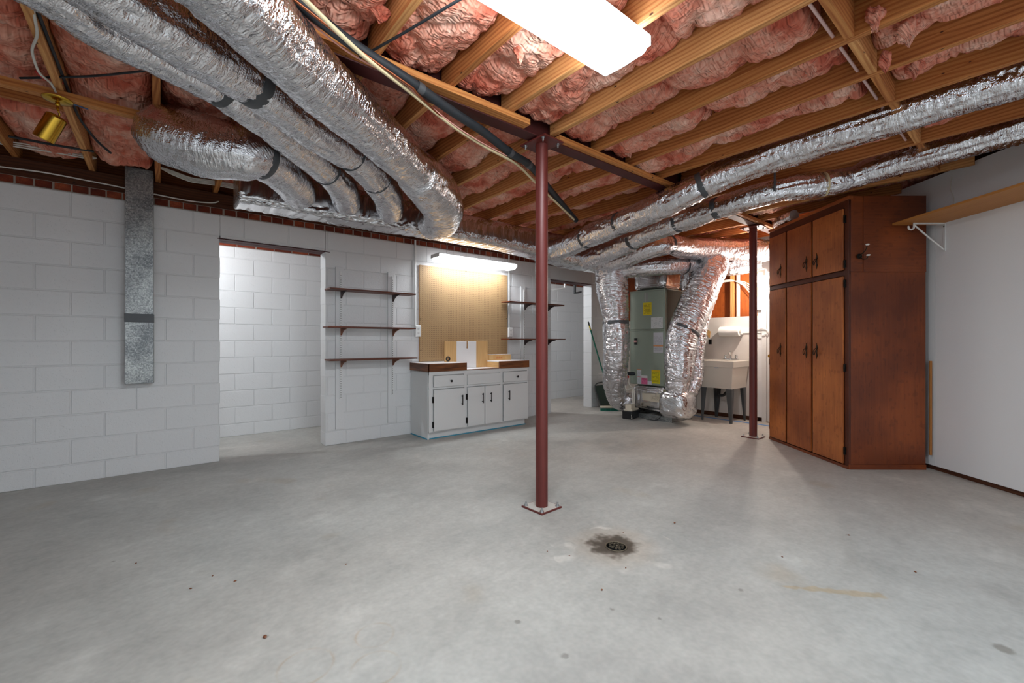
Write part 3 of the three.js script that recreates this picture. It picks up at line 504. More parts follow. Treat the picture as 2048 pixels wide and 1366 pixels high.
// a paper label on a face that looks towards -u; its picture runs left (far) to right (near)
function labelOn(parent, u, va, vb, y0, y1, draw, name = 'label') {
  const g = new THREE.BoxGeometry(0.0012, y1 - y0, Math.abs(va - vb)); const t = canvasTex(128, Math.round(128 * (y1 - y0) / Math.abs(va - vb)), draw);
  const m = part(name, g, std({ map: t, roughness: 0.6 }), parent); m.position.set(u - 0.0006, (y0 + y1) / 2, -(va + vb) / 2); return m;
}
const lines = (bg, fg, n, head) => (x, w, h) => { x.fillStyle = bg; x.fillRect(0, 0, w, h); if (head) { x.fillStyle = head; x.fillRect(0, 0, w, h * 0.12); } x.fillStyle = fg; const r = rng(n * 7 + h); for (let i = 0; i < n; i++) { const y = h * (0.18 + 0.76 * i / n); for (let q = w * 0.1; q < w * 0.86;) { const l = w * (0.04 + 0.12 * r()); if (r() > 0.18) x.fillRect(q, y, Math.min(l, w * 0.9 - q), Math.max(1.5, h / n * 0.32)); q += l + w * 0.03; } } };
{
  const t = thing('air_handler', 'tall grey-green metal air handler cabinet with yellow and white labels', 'air handler', [0, 0, 0]);
  const U = 5.725, V0 = 3.505, V1 = 4.125;
  part('casing', [uvy(U + 0.004, U + 0.55, V0, V1, 0.50, 1.935)], M.handler, t);
  part('upper_door', [uvy(U - 0.012, U + 0.004, V0 + 0.028, V1 - 0.008, 1.345, 1.915, { r: 0.004 })], M.handler, t);
  part('lower_door', [uvy(U - 0.012, U + 0.004, V0 + 0.028, V1 - 0.008, 0.51, 1.32, { r: 0.004 })], M.handler, t);
  part('corner_post', [uvy(U - 0.014, U + 0.02, V0, V0 + 0.022, 0.5, 1.937), uvy(U - 0.013, U + 0.01, V0, V1, 1.916, 1.937), uvy(U - 0.013, U + 0.01, V0, V1, 1.322, 1.341)], M.handler, t);
  part('side_panel', uvy(U + 0.03, U + 0.54, V0 - 0.004, V0, 0.52, 1.92), M.handlerDark, t);
  const F = U - 0.012;
  labelOn(t, F, 3.881, 3.734, 1.557, 1.75, lines('#dcc21a', '#8a7416', 7), 'warning_label');
  labelOn(t, F, 3.862, 3.795, 1.76, 1.90, (x, w, h) => { x.fillStyle = '#9a9a92'; x.fillRect(0, 0, w, h); x.fillStyle = '#b5b5ac'; x.fillRect(w * 0.2, 0, w * 0.15, h); }, 'hang_tag');
  labelOn(t, F, 3.743, 3.548, 1.352, 1.52, (x, w, h) => { x.fillStyle = '#cfcfcd'; x.fillRect(0, 0, w, h); x.fillStyle = '#b3b3b1'; const r = rng(4); for (let i = 0; i < 40; i++) x.fillRect(r() * w * 0.85 + 6, r() * h * 0.85 + 5, 8 + r() * 10, 2 + r() * 3); }, 'wiring_label');
  labelOn(t, F, 3.702, 3.545, 0.995, 1.292, (x, w, h) => { lines('#c9c7cb', '#a3a1a6', 22)(x, w, h); x.fillStyle = '#e08f4a'; x.fillRect(0, h * 0.64, w, h * 0.05); x.fillStyle = '#7c7a78'; x.fillRect(w * 0.05, h * 0.80, w * 0.3, h * 0.02); x.fillRect(w * 0.7, h * 0.80, w * 0.25, h * 0.02); }, 'rating_label');
  labelOn(t, F, 3.735, 3.592, 0.535, 0.738, lines('#e2cf08', '#8f8410', 8, '#e0b808'), 'warning_label');
  labelOn(t, F, 3.989, 3.915, 0.51, 0.736, (x, w, h) => { lines('#cfd0d2', '#9a9ea6', 14)(x, w, h); x.fillStyle = '#d98a5e'; x.fillRect(0, 0, w, h * 0.06); x.fillStyle = '#cf6a62'; x.fillRect(w * 0.08, h * 0.5, w * 0.84, h * 0.05); }, 'notice_label');
  labelOn(t, F, 3.912, 3.806, 0.512, 0.642, (x, w, h) => { lines('#d96a93', '#b33a68', 6, '#c8c4c6')(x, w, h); x.fillStyle = '#d6d2d2'; x.fillRect(0, 0, w, h * 0.28); x.fillStyle = '#b4456a'; x.fillRect(w * 0.12, h * 0.36, w * 0.76, h * 0.1); }, 'notice_label');
  labelOn(t, F, 3.802, 3.728, 0.515, 0.565, lines('#d8d4e0', '#b6b4c4', 3), 'notice_label');
  const sw = part('breaker_switch', [uvy(F - 0.012, F, 3.985, 4.035, 1.112, 1.21)], M.black, t); part('switch_toggle', [uvy(F - 0.02, F - 0.01, 3.985, 4.035, 1.148, 1.172)], std({ color: 0xd8a09a, roughness: 0.5 }), sw);
}
function foilBox(u0, u1, v0, v1, y0, y1, seed, pw = 0.35, amp = 1) {
  const g = new THREE.SphereGeometry(1, 60, 44), p = g.attributes.position, uv = g.attributes.uv, s = (x) => Math.sign(x) * Math.pow(Math.abs(x), pw);
  for (let i = 0; i < p.count; i++) {
    const x = p.getX(i), y = p.getY(i), z = p.getZ(i), m = Math.max(Math.abs(s(x)), Math.abs(s(y)), Math.abs(s(z)));
    const d = 1 + amp * (0.09 * fbm(x * 2.2 + seed, y * 2.2, z * 2.2, 3) - 0.05 * Math.exp(-Math.abs(noise(x * 3 + seed, y * 3, z * 3)) * 14));
    p.setXYZ(i, (u0 + u1) / 2 + (u1 - u0) / 2 * s(x) * d, (y0 + y1) / 2 + (y1 - y0) / 2 * s(y) * d, -(v0 + v1) / 2 + (v1 - v0) / 2 * s(z) * d); uv.setXY(i, x * 0.3 + z * 0.3, y * 0.3 + z * 0.1);
  }
  g.computeVertexNormals(); return flat(g);
}
one('foil_boot', 'bulging foil-wrapped boot on the tray right of the handler', 'duct', foilBox(5.37, 5.84, 3.03, 3.46, 0.085, 0.505, 5, 0.62, 1.1), M.foilSoft);
one('foil_plenum', 'foil-wrapped plenum box under the air handler on metal tray', 'plenum', foilBox(5.70, 6.25, 3.50, 4.10, 0.085, 0.495, 3, 0.3), M.foilSoft);
one('foil_plenum', 'foil-wrapped supply plenum rising from the air handler top to trunk', 'plenum', foilBox(5.745, 6.25, 3.54, 4.09, 1.94, 2.30, 8, 0.3), M.foilSoft);
{ const g = poly([[0, 0], [0.55, 0], [0.55, 0.075], [0.546, 0.075], [0.546, 0.004], [0.004, 0.004], [0.004, 0.075], [0, 0.075]]);
  const e = extrude(g, 0.72, 0); e.translate(5.66, 0, -4.09); one('drain_tray', 'shallow galvanised tray on floor under the air handler', 'tray', [e, uvy(5.66, 6.21, 3.37, 3.374, 0, 0.075), uvy(5.66, 6.21, 4.086, 4.09, 0, 0.075)], M.galv); }
{ const t = thing('control_box', 'small beige junction box fixed on the foil plenum front', 'junction box', [0, 0, 0]);
  part('box_body', uvy(5.655, 5.71, 3.53, 3.86, 0.272, 0.385, { r: 0.006 }), M.bisque, t); part('lid', uvy(5.648, 5.656, 3.525, 3.72, 0.268, 0.39, { r: 0.003 }), M.bisque, t);
  labelOn(t, 5.648, 3.705, 3.545, 0.29, 0.365, lines('#c9bda8', '#998d7c', 5));
  part('lid_screw', cyl(0.006, 0.006, 0.004, 5.647, 0.375, -3.62, { rz: Math.PI / 2 }), M.black, t);
  part('power_cord', tube([[5.655, 0.30, -3.53], [5.64, 0.29, -3.50], [5.63, 0.2, -3.49], [5.62, 0.08, -3.52], [5.61, 0.012, -3.60], [5.60, 0.01, -3.75]], 0.005), M.black, t); }
{ const t = thing('condensate_pump', 'black condensate pump tray with white pipes beside the handler', 'pump', [5.56, 3.985, 0], 0.2);
  part('reservoir', [box(0.3, 0.115, 0.16, 0, 0.058, 0, { r: 0.01 }), box(0.315, 0.012, 0.175, 0, 0.112, 0, { r: 0.005 })], M.black, t);
  part('motor_cover', [box(0.15, 0.1, 0.1, -0.04, 0.165, 0, { r: 0.012 }), box(0.26, 0.03, 0.13, 0, 0.13, 0, { r: 0.01 })], M.bisque, t);
  part('white_pipe', tube([[0.06, 0.14, 0.02], [0.065, 0.36, 0.02], [0.07, 0.43, 0.0], [0.03, 0.44, -0.03], [-0.08, 0.43, -0.04], [-0.11, 0.5, -0.05], [-0.05, 0.58, -0.06], [-0.03, 0.64, -0.06]], 0.012), M.pvc, t);
  part('white_pipe', tube([[0.12, 0.14, -0.01], [0.13, 0.38, -0.01], [0.12, 0.44, -0.03], [0.05, 0.5, -0.06], [0.02, 0.6, -0.07]], 0.012), M.pvc, t);
  part('white_pipe', tube([[0.0, 0.14, 0.03], [0.02, 0.4, 0.01], [0.06, 0.42, 0.0]], 0.012), M.pvc, t);
  part('valve', ball(0.022, -0.02, 0.62, -0.05), M.red, t);
  for (let i = 0; i < 4; i++) part('wire', tube([[-0.13, 0.1 - i * 0.015, 0.06], [-0.2, 0.09 - i * 0.02, 0.09], [-0.19, 0.02, 0.1]], 0.003, 16, 6), i % 2 ? M.cable : M.black, t); }
one('refrigerant_pipe', 'black insulated pipe entering the air handler low on left', 'pipe', tube([V3(5.42, 4.25, 0.72), V3(5.52, 4.18, 0.69), V3(5.64, 4.11, 0.66), V3(5.73, 4.04, 0.66)], 0.028), M.rubber);
{ const t = thing('thermostat_wire', 'red and black control wires hanging beside the air handler', 'wire', [0, 0, 0]);
  part('red_wire', tube([V3(5.7, 4.13, 1.90), V3(5.68, 4.17, 1.83), V3(5.7, 4.14, 1.74), V3(5.69, 4.16, 1.66)], 0.008), M.red, t);
  part('black_wire', tube([V3(5.7, 4.14, 1.95), V3(5.67, 4.16, 1.6), V3(5.69, 4.15, 1.2), V3(5.68, 4.14, 0.75)], 0.008), M.black, t);
  part('white_conduit', tube([V3(5.705, 4.14, 1.33), V3(5.70, 4.145, 1.0), V3(5.70, 4.14, 0.56)], 0.010), M.pvc, t); }
{ // push broom leaning in the corner
  const t = thing('push_broom', 'green-handled push broom leaning on the wall left of handler', 'broom', [5.93, 4.60, 0], 0.42);
  part('handle', [tube([[0, 0.07, 0], [-0.02, 0.72, -0.205], [-0.04, 1.36, -0.39]], 0.012, 20, 10)], M.green, t);
  part('grip', [tube([[-0.041, 1.36, -0.39], [-0.043, 1.43, -0.41]], 0.0125, 4, 10)], M.yellow, t); part('grip_tip', [tube([[-0.043, 1.43, -0.41], [-0.045, 1.49, -0.425]], 0.013, 4, 10)], M.black, t);
  part('socket', tube([[0, 0.062, 0.004], [-0.004, 0.16, -0.03]], 0.018, 6, 10), M.yellow, t);
  part('brush_block', box(0.34, 0.03, 0.075, -0.06, 0.062, 0.03, { r: 0.006 }), M.bisque, t).rotation.y = -1.1;
  const br2 = []; for (let i = 0; i < 17; i++) for (let j = 0; j < 4; j++) br2.push(cyl(0.011, 0.006, 0.05, -0.22 + i * 0.02, 0.025, 0.002 + j * 0.019, { seg: 6 }));
  const b = part('bristles', br2, M.green, t); b.rotation.y = -1.1; b.userData.kind = 'stuff'; }
{ const t = thing('plastic_scoop', 'dark green plastic scoop with grey rim leaning behind broom', 'scoop', [6.04, 4.86, 0.005], 0.1);
  const s = poly([[-0.16, 0], [0.14, 0], [0.2, 0.4], [-0.22, 0.4]]); const g = extrude(s, 0.02, 0.004); g.rotateX(-0.22); part('blade', g, M.greenDark, t);
  const rim = tube([[-0.165, 0.01, 0.02], [-0.222, 0.4, -0.07], [0.2, 0.4, -0.07], [0.145, 0.01, 0.02]], 0.011, 40); part('rim', rim, M.leg, t); }

// ---------------------------------------------------------------- laundry sink
{
  const t = thing('laundry_sink', 'cream plastic laundry sink on dark grey legs beside the far post', 'sink', [6.20, 3.017, 0]);
  // x away from the camera (depth 0.52), z: -0.26 .. 0.26
  const W = 0.26, D = 0.52, tub = [];
  const ring = (y, w, d0, d1) => [[d0, y, w], [d1, y, w], [d1, y, -w], [d0, y, -w]];
  const loops = [ring(0.488, 0.218, 0.035, 0.49), ring(0.79, 0.243, 0.012, 0.51), ring(0.795, 0.258, 0.0, D), ring(0.88, W + 0.004, -0.004, D), ring(0.884, W - 0.004, 0.004, D - 0.004), ring(0.884, W - 0.035, 0.035, D - 0.14), ring(0.87, W - 0.04, 0.04, D - 0.145), ring(0.52, 0.19, 0.06, D - 0.17)];
  const pos = []; const quad = (a, b, c, d) => pos.push(...a, ...b, ...c, ...a, ...c, ...d);
  for (let i = 0; i + 1 < loops.length; i++) for (let k = 0; k < 4; k++) { const n = (k + 1) % 4; quad(loops[i][k], loops[i][n], loops[i + 1][n], loops[i + 1][k]); }
  quad(...loops[7]); quad(loops[0][3], loops[0][2], loops[0][1], loops[0][0]);
  const g = new THREE.BufferGeometry(); g.setAttribute('position', new THREE.Float32BufferAttribute(pos, 3)); g.setAttribute('uv', new THREE.Float32BufferAttribute(new Float32Array(pos.length / 3 * 2), 2)); g.computeVertexNormals();
  part('tub', g, M.tub, t);
  for (const [x, z] of [[0.03, 1], [0.03, -1], [0.49, 1], [0.49, -1]]) {
    const s = poly([[0, 0.488], [0.085, 0.488], [0.032, 0], [0.006, 0]]), a = extrude(s, 0.006, 0.001), b = extrude(s, 0.006, 0.001); b.rotateY(-Math.PI / 2); b.translate(0.006, 0, 0);
    const l = part('leg', [a, b], M.leg, t); l.position.set(x, 0, z * 0.222); l.scale.set(x > 0.2 ? -1 : 1, 1, z > 0 ? -1 : 1);
  }
  labelOn(t, 0.0115, -0.02 + 0.045, -0.02 - 0.035, 0.775, 0.790, (x, w, h) => { x.fillStyle = '#cdc6ba'; x.fillRect(0, 0, w, h); x.fillStyle = '#3f6fae'; for (let i = 0; i < 6; i++) x.fillRect(w * (0.08 + i * 0.145), h * (0.2 + 0.1 * (i % 2)), w * 0.1, h * 0.55); });
  part('drain_trap', tube([[0.3, 0.49, -0.1], [0.3, 0.41, -0.1], [0.29, 0.36, -0.08], [0.3, 0.36, -0.02], [0.32, 0.41, 0.02], [0.5, 0.42, 0.02]], 0.02), M.black, t);
  const f = part('faucet_base', [box(0.05, 0.02, 0.22, 0.46, 0.894, 0.02, { r: 0.008 })], M.chrome, t);
  part('spout', tube([[0.46, 0.90, 0.02], [0.455, 0.97, 0.02], [0.42, 1.01, 0.035], [0.36, 0.99, 0.045], [0.345, 0.965, 0.05]], 0.011), M.chrome, t);
  for (const z of [-0.06, 0.1]) part('tap_handle', [cyl(0.017, 0.013, 0.03, 0.46, 0.92, z), ball(0.02, 0.46, 0.945, z, 10)], M.chrome, t);
}
{ const t = thing('paper_towel_holder', 'white paper towel holder with full roll on wall above sink', 'towel holder', [SINKU - 0.075, 3.0, 1.312]);
  part('paper_roll', [cyl(0.072, 0.072, 0.29, 0, 0, -0.02, { rx: Math.PI / 2, seg: 36 })], M.paper, t); part('roll_core', [cyl(0.02, 0.02, 0.31, 0, 0, -0.02, { rx: Math.PI / 2 })], M.bisque, t);
  part('loose_sheet', turnY(extrude(poly([[0, 0], [0.012, -0.03], [0.004, -0.075], [0.0, -0.075], [0.008, -0.03], [-0.003, 0]]), 0.29, 0), 0).translate(0.068, 0, -0.165), M.paper, t);
  for (const z of [-0.175, 0.14]) part('end_bracket', [box(0.085, 0.1, 0.012, 0.03, 0, z, { r: 0.005 })], M.plastic, t); part('back_plate', box(0.012, 0.08, 0.62, 0.066, 0.01, 0.12, { r: 0.004 }), M.plastic, t); }
{ const t = thing('towel_ring', 'white wire towel ring on wall right of paper towels', 'towel ring', [SINKU - 0.03, 2.60, 1.30]);
  const g = new THREE.TorusGeometry(0.075, 0.006, 8, 32); g.scale(1.2, 0.62, 1); g.rotateY(Math.PI / 2); part('ring', g, M.plastic, t); part('mount', box(0.03, 0.03, 0.05, 0.014, 0.045, 0), M.plastic, t); }
{ const t = thing('outlet_box', 'black open outlet box in torn drywall left of the sink', 'outlet', [0, 0, 0]);
  part('box_body', uvy(SINKU - 0.006, SINKU + 0.004, 3.335, 3.385, 1.115, 1.195), M.hole, t); part('torn_edge', extrude(poly([[0, 0.02], [-0.09, 0.19], [-0.03, 0.13], [-0.02, 0.16], [0.03, 0.12], [0.02, 0.03]]), 0.004, 0.001).rotateY(-Math.PI / 2).translate(SINKU - 0.002, 1.195, -3.38), M.ply, t); }
one('vent_pipe', 'white plastic vent pipe rising beside a stud above sink', 'pipe', cyl(0.026, 0.026, DECK - 1.535 - 0.004, SINKU + 0.05, (DECK + 1.535) / 2, -2.953), M.pvc);
{ const t = thing('wire_bundle', 'white electrical cables strung across the open studs above sink', 'cable', [0, 0, 0]);
  for (let i = 0; i < 4; i++) part('cable', tube([V3(SINKU - 0.02, 3.42, 2.02 + i * 0.02), V3(SINKU - 0.015, 3.2, 2.07 + i * 0.008), V3(SINKU - 0.012, 3.02, 2.075 + i * 0.006), V3(SINKU - 0.015, 2.85, 2.05 - i * 0.02), V3(SINKU - 0.02, 2.7, 1.95 - i * 0.05)], 0.006, 40), M.cable, t); }
{ const t = thing('switch_box', 'grey metal switch box mounted on the wall by the door', 'switch box', [0, 0, 0]);
  part('box_body', uvy(SINKU - 0.04, SINKU, 2.60, 2.66, 1.62, 1.79), M.plastic, t); part('switch_plate', uvy(SINKU - 0.046, SINKU - 0.04, 2.605, 2.655, 1.64, 1.78), M.white, t); }
one('floor_tape', 'strip of blue masking tape on floor in front of sink wall', 'tape', [box(0.05, 0.0016, 1.30, 6.50, 0.0008, -2.90, { sharp: true })], M.blueTape);
{ const t = thing('wall_bulb', 'bare glowing light bulb by the doorway behind the far post', 'lamp', [6.36, 2.494, 2.024]);
  part('lamp_holder', [cyl(0.035, 0.045, 0.05, 0.06, 0.045, 0, { rz: 0.9 }), box(0.05, 0.09, 0.09, 0.12, 0.09, 0), box(0.245, 0.05, 0.05, 0.267, 0.09, 0)], M.porcelain, t);
  part('light_bulb', lathe([[0.001, -0.062], [0.016, -0.058], [0.028, -0.042], [0.031, -0.022], [0.026, 0.002], [0.016, 0.022], [0.013, 0.038], [0.001, 0.04]]), glow(LIGHT.sinkBulb), t);
  const l = new THREE.PointLight(LIGHT.sinkBulb.color, LIGHT.sinkBulb.intensity, 0, 2); l.position.set(0, -0.02, 0); l.shadow.radius = 1.2; l.castShadow = true; t.add(l); }

// ---------------------------------------------------------------- tall wooden cabinet, in the frame of the angled wall
{
  const A0 = 3.965, A1 = 5.20, B0 = 3.01, B1 = 3.70, HT = 2.48;
  const t = thing('tall_cabinet', 'tall brown stained plywood cabinet with six doors', 'cabinet', [0, 0, 0], TURN);
  const ab = (a0, a1, b0, b1, y0, y1, o) => box(b1 - b0, y1 - y0, a1 - a0, (b0 + b1) / 2, (y0 + y1) / 2, -(a0 + a1) / 2, o);
  part('carcass', [ab(A0 + 0.02, A1 - 0.02, B0 + 0.02, B1, 0.05, HT - 0.02, { long: 'y' })], M.stainShaded, t);
  part('side_panel', ab(A0, A0 + 0.018, B0 + 0.02, B1, 0.045, 1.79, { long: 'y', off: [0.2, 0.3] }), M.stain[2], t);  // shade put into the tint: the sides catch less light than the doors
  part('side_panel', ab(A0, A0 + 0.018, B0 + 0.02, B1, 1.792, HT, { long: 'x', off: [0.7, 0.9] }), M.stain[2], t);
  part('side_panel', ab(A1 - 0.018, A1, B0 + 0.02, B1, 0.045, HT, { long: 'y' }), M.stain[2], t);
  part('side_batten', ab(A0 - 0.006, A0, B0 + 0.13, B1, 1.788, HT - 0.002, { long: 'x', off: [0.4, 0.1], r: 0.001 }), M.stain[2], t);
  part('face_frame', [ab(A0, A0 + 0.05, B0, B0 + 0.02, 0.0, HT), ab(A1 - 0.03, A1, B0, B0 + 0.02, 0.0, HT), ab(A0, A1, B0 + 0.001, B0 + 0.02, 2.385, HT), ab(A0, A1, B0 + 0.001, B0 + 0.02, 1.765, 1.81), ab(4.425, 4.445, B0 + 0.001, B0 + 0.02, 0, HT), ab(4.838, 4.862, B0 + 0.001, B0 + 0.02, 0, HT)], M.stainShaded, t);
  part('top_edge', ab(A0 - 0.01, A1, B0 - 0.012, B0 + 0.03, HT - 0.03, HT, { long: 'z' }), M.stain[1], t);
  part('plinth', [ab(A0 - 0.002, A1, B0 - 0.006, B0 + 0.03, 0, 0.028, { long: 'z' }), ab(A0 - 0.008, A0 + 0.01, B0, B1, 0, 0.045, { long: 'x' })], M.stain[2], t);
  const pull = (a, y, d) => {
    const g = part('pull', [extrude(poly([[0, 0.075], [0.006, 0.05], [0.015, 0.035], [0.007, 0.015], [0.006, -0.03], [0.013, -0.045], [0.005, -0.065], [0, -0.085], [-0.005, -0.065], [-0.013, -0.045], [-0.006, -0.03], [-0.007, 0.015], [-0.015, 0.035], [-0.006, 0.05]]), 0.004, 0.001),
      tube([[-0.012, 0.022, 0.004], [-0.015, 0.0, 0.024], [-0.011, -0.03, 0.03], [0, -0.045, 0.03], [0.011, -0.03, 0.03], [0.015, 0.0, 0.024], [0.012, 0.022, 0.004]], 0.0035, 30, 6)], M.bronze, d);
    g.rotation.y = -Math.PI / 2; g.position.set(B0 - 0.018, y, -a);
  };
  const cols = [[4.018, 4.42, 4.355, 1], [4.45, 4.835, 4.51, 0], [4.866, 5.168, 4.95, 0]];
  cols.forEach(([a0, a1, pa, hinge], i) => {
    const lo = part('door', ab(a0, a1, B0 - 0.018, B0, 0.04, 1.757, { long: 'y', off: [i * 0.5 + 0.1, i * 0.37], r: 0.004 }), M.stain[i % 2], t); pull(pa, 1.07, lo);
    const up = part('door', ab(a0, a1, B0 - 0.018, B0, 1.815, 2.378, { long: 'y', off: [i * 0.7 + 0.9, i * 0.21 + 0.5], r: 0.004 }), M.stain[i % 2], t); pull(pa, 1.965, up);
    const ha = hinge ? a0 - 0.012 : a1 + 0.010;
    if (i !== 1) for (const [y, d] of [[0.16, lo], [0.92, lo], [1.69, lo], [1.87, up], [2.28, up]]) part('hinge', [ab(ha - 0.012, ha + 0.012, B0 - 0.006, B0 + 0.002, y - 0.035, y + 0.035), (() => { const c = cyl(0.006, 0.006, 0.07, B0 - 0.01, y, -ha); return c; })()], M.blackIron, d);
  });
}
{ const t = thing('coat_hook', 'black double coat hook with white porcelain tips on cabinet side', 'hook', [...AG(3.958, 3.095, 1.93)], TURN);
  part('back_plate', [cyl(0.02, 0.024, 0.008, 0, 0, 0.004, { rx: Math.PI / 2 })], M.blackIron, t);
  part('upper_arm', tube([[0, 0.0, 0.006], [0.008, 0.02, 0.03], [0.02, 0.045, 0.05], [0.028, 0.085, 0.06]], 0.0045), M.bronze, t); part('lower_arm', tube([[0, -0.005, 0.006], [0.012, -0.03, 0.03], [0.03, -0.03, 0.05], [0.036, -0.008, 0.058]], 0.0045), M.bronze, t);
  part('porcelain_tip', lathe([[0, -0.004], [0.01, -0.003], [0.017, 0.004], [0.012, 0.010], [0, 0.012]]).translate(0.029, 0.09, 0.062), M.porcelain, t); part('porcelain_tip', lathe([[0, -0.004], [0.01, -0.003], [0.017, 0.004], [0.012, 0.010], [0, 0.012]]).translate(0.037, -0.004, 0.06), M.porcelain, t); }
{ const t = thing('wall_shelf', 'long plain pine shelf on a white bracket on the partition', 'shelf', [0, 0, 0], TURN);
  part('board', box(0.39, 0.019, 3.2, WB - 0.196, 2.213, -(3.935 - 1.6), { long: 'z', off: [0.3, 0.1] }), M.shelfPine, t);
  for (const a of [3.855, 2.0]) {
    const b = part('bracket', [box(0.008, 0.25, 0.02, WB - 0.005, 2.078, -a), box(0.27, 0.012, 0.016, WB - 0.137, 2.197, -a), tube([[WB - 0.01, 1.97, -a], [WB - 0.14, 2.075, -a], [WB - 0.268, 2.185, -a]], 0.007, 12, 8), tube([[WB - 0.268, 2.2, -a], [WB - 0.272, 2.16, -a], [WB - 0.29, 2.145, -a], [WB - 0.312, 2.15, -a], [WB - 0.318, 2.17, -a]], 0.008, 20, 8)], M.white, t);
    for (const y of [2.17, 1.98]) part('screw', cyl(0.005, 0.005, 0.003, WB - 0.010, y, -a, { rz: Math.PI / 2 }), M.bronze, b);
  } }
one('trim_strip', 'bare wood strip in gap between tall cabinet and white partition', 'trim', turnY(box(0.02, 0.85, 0.012, WB - 0.028, 0.56, -3.958, { long: 'y' }), TURN), M.pegEdge);
one('thin_wire', 'thin pale wire down the partition to the pine shelf', 'wire', turnY(tube([[WB - 0.003, 2.58, -3.79], [WB - 0.004, 2.48, -3.80], [WB - 0.004, 2.38, -3.77], [WB - 0.003, 2.225, -3.79]], 0.003, 24, 6), TURN), M.cable);

// ---------------------------------------------------------------- workbench along the block wall
{
  const t = thing('workbench_cabinet', 'white painted workbench cabinet with wood-edged top under pegboard', 'cabinet', [0, 0, 0]);
  const F = 4.57, U0 = 2.447, U1 = 3.985, BK = 5.035;
  part('carcass', [uvy(U0 + 0.004, U1, F + 0.02, BK - 0.002, 0.09, 0.798), uvy(U0 + 0.02, U1 - 0.024, F + 0.058, BK - 0.002, 0.0, 0.09)], M.cabinet, t);
  part('end_panel', [uvy(U0 - 0.004, U0 + 0.016, F + 0.022, BK, 0.0, 0.799)], M.cabinet, t);
  part('face_frame', [uvy(U0, U0 + 0.052, F, F + 0.022, 0.085, 0.80), uvy(2.934, 2.976, F, F + 0.022, 0.085, 0.80), uvy(3.497, 3.54, F, F + 0.022, 0.085, 0.80), uvy(U1 - 0.02, U1, F, F + 0.022, 0.085, 0.80), uvy(U0, U1, F + 0.001, F + 0.022, 0.757, 0.80), uvy(U0, U1, F + 0.001, F + 0.022, 0.594, 0.618), uvy(U0, U1, F + 0.001, F + 0.022, 0.085, 0.10)], M.cabinet, t);
  const knob = (u, y, p) => part('knob', lathe([[0, 0], [0.007, 0], [0.006, 0.012], [0.014, 0.018], [0.015, 0.024], [0.009, 0.029], [0, 0.03]]).rotateX(Math.PI / 2).translate(u, y, -(F - 0.018)), M.black, p);
  for (const [a, b, k] of [[2.505, 2.93, 2.732], [3.545, 3.955, 3.775]]) { const d = part('drawer', uvy(a, b, F - 0.018, F, 0.62, 0.752, { r: 0.004 }), M.cabinet, t); knob(k, 0.683, d); }
  part('drawer', uvy(2.98, 3.493, F - 0.008, F + 0.012, 0.62, 0.745, { r: 0.004 }), M.cabinet, t);
  part('rail', uvy(2.976, 3.497, F + 0.008, F + 0.03, 0.745, 0.80), M.cabinet, t);
  const handle = (u, p) => part('handle', [tube([[u, 0.50, -(F - 0.044)], [u, 0.38, -(F - 0.044)]], 0.006, 6, 8), ...[0.487, 0.393].map((y) => cyl(0.006, 0.008, 0.028, u, y, -(F - 0.031), { rx: Math.PI / 2 }))], M.black, p);
  const hinge = (u, y, p) => part('hinge', [uvy(u - 0.009, u + 0.009, F - 0.008, F + 0.0, y - 0.036, y + 0.036, { r: 0.003 }), cyl(0.007, 0.007, 0.07, u + 0.006, y, -(F - 0.010))], M.blackIron, p);
  for (const [a, b, h, hg] of [[2.505, 2.93, 2.888, 2.496], [2.98, 3.235, 3.197, 2.967], [3.245, 3.493, 3.327, 0], [3.548, 3.978, 3.628, 0]]) {
    const d = part('door', uvy(a, b, F - 0.018, F, 0.098, 0.588, { r: 0.004 }), M.cabinet, t); handle(h, d); if (hg) { hinge(hg, 0.175, d); hinge(hg, 0.47, d); }
  }
  part('toe_board', uvy(U0 + 0.003, U1 - 0.02, F + 0.045, F + 0.057, 0, 0.085), M.cabinet, t);
  part('counter_top', [uvy(2.435, 2.965, F - 0.004, BK, 0.885, 0.899, { r: 0.003 }), uvy(3.485, 4.0, F - 0.004, BK, 0.885, 0.899, { r: 0.003 }), uvy(2.965, 3.485, F + 0.008, BK, 0.80, 0.81, { r: 0.002 })], M.laminate, t);
  part('counter_base', [uvy(2.45, 2.955, F + 0.014, BK, 0.80, 0.885), uvy(3.495, 3.985, F + 0.014, BK, 0.80, 0.885)], M.ply, t);
  part('wood_edge', [uvy(2.43, 2.969, F - 0.012, F + 0.008, 0.802, 0.897, { off: [0.1, 0.2] }), uvy(3.48, 4.003, F - 0.012, F + 0.008, 0.802, 0.897, { off: [0.6, 0.3] }), uvy(2.427, 2.447, F - 0.012, BK, 0.802, 0.897, { long: 'z' }), uvy(2.969, 3.48, F + 0.002, F + 0.01, 0.80, 0.811)], M.oak, t);
  for (const u of [2.955, 3.48]) part('side_fence', uvy(u, u + 0.014, F + 0.009, BK, 0.811, 0.884, { long: 'z' }), M.ply, t);
  part('tape_edge', [uvy(2.44, 3.97, F + 0.035, F + 0.045, 0, 0.012), uvy(2.436, 2.447, F + 0.04, 5.03, 0, 0.014)], std({ color: 0x3d93ad, roughness: 0.7 }), t);
}
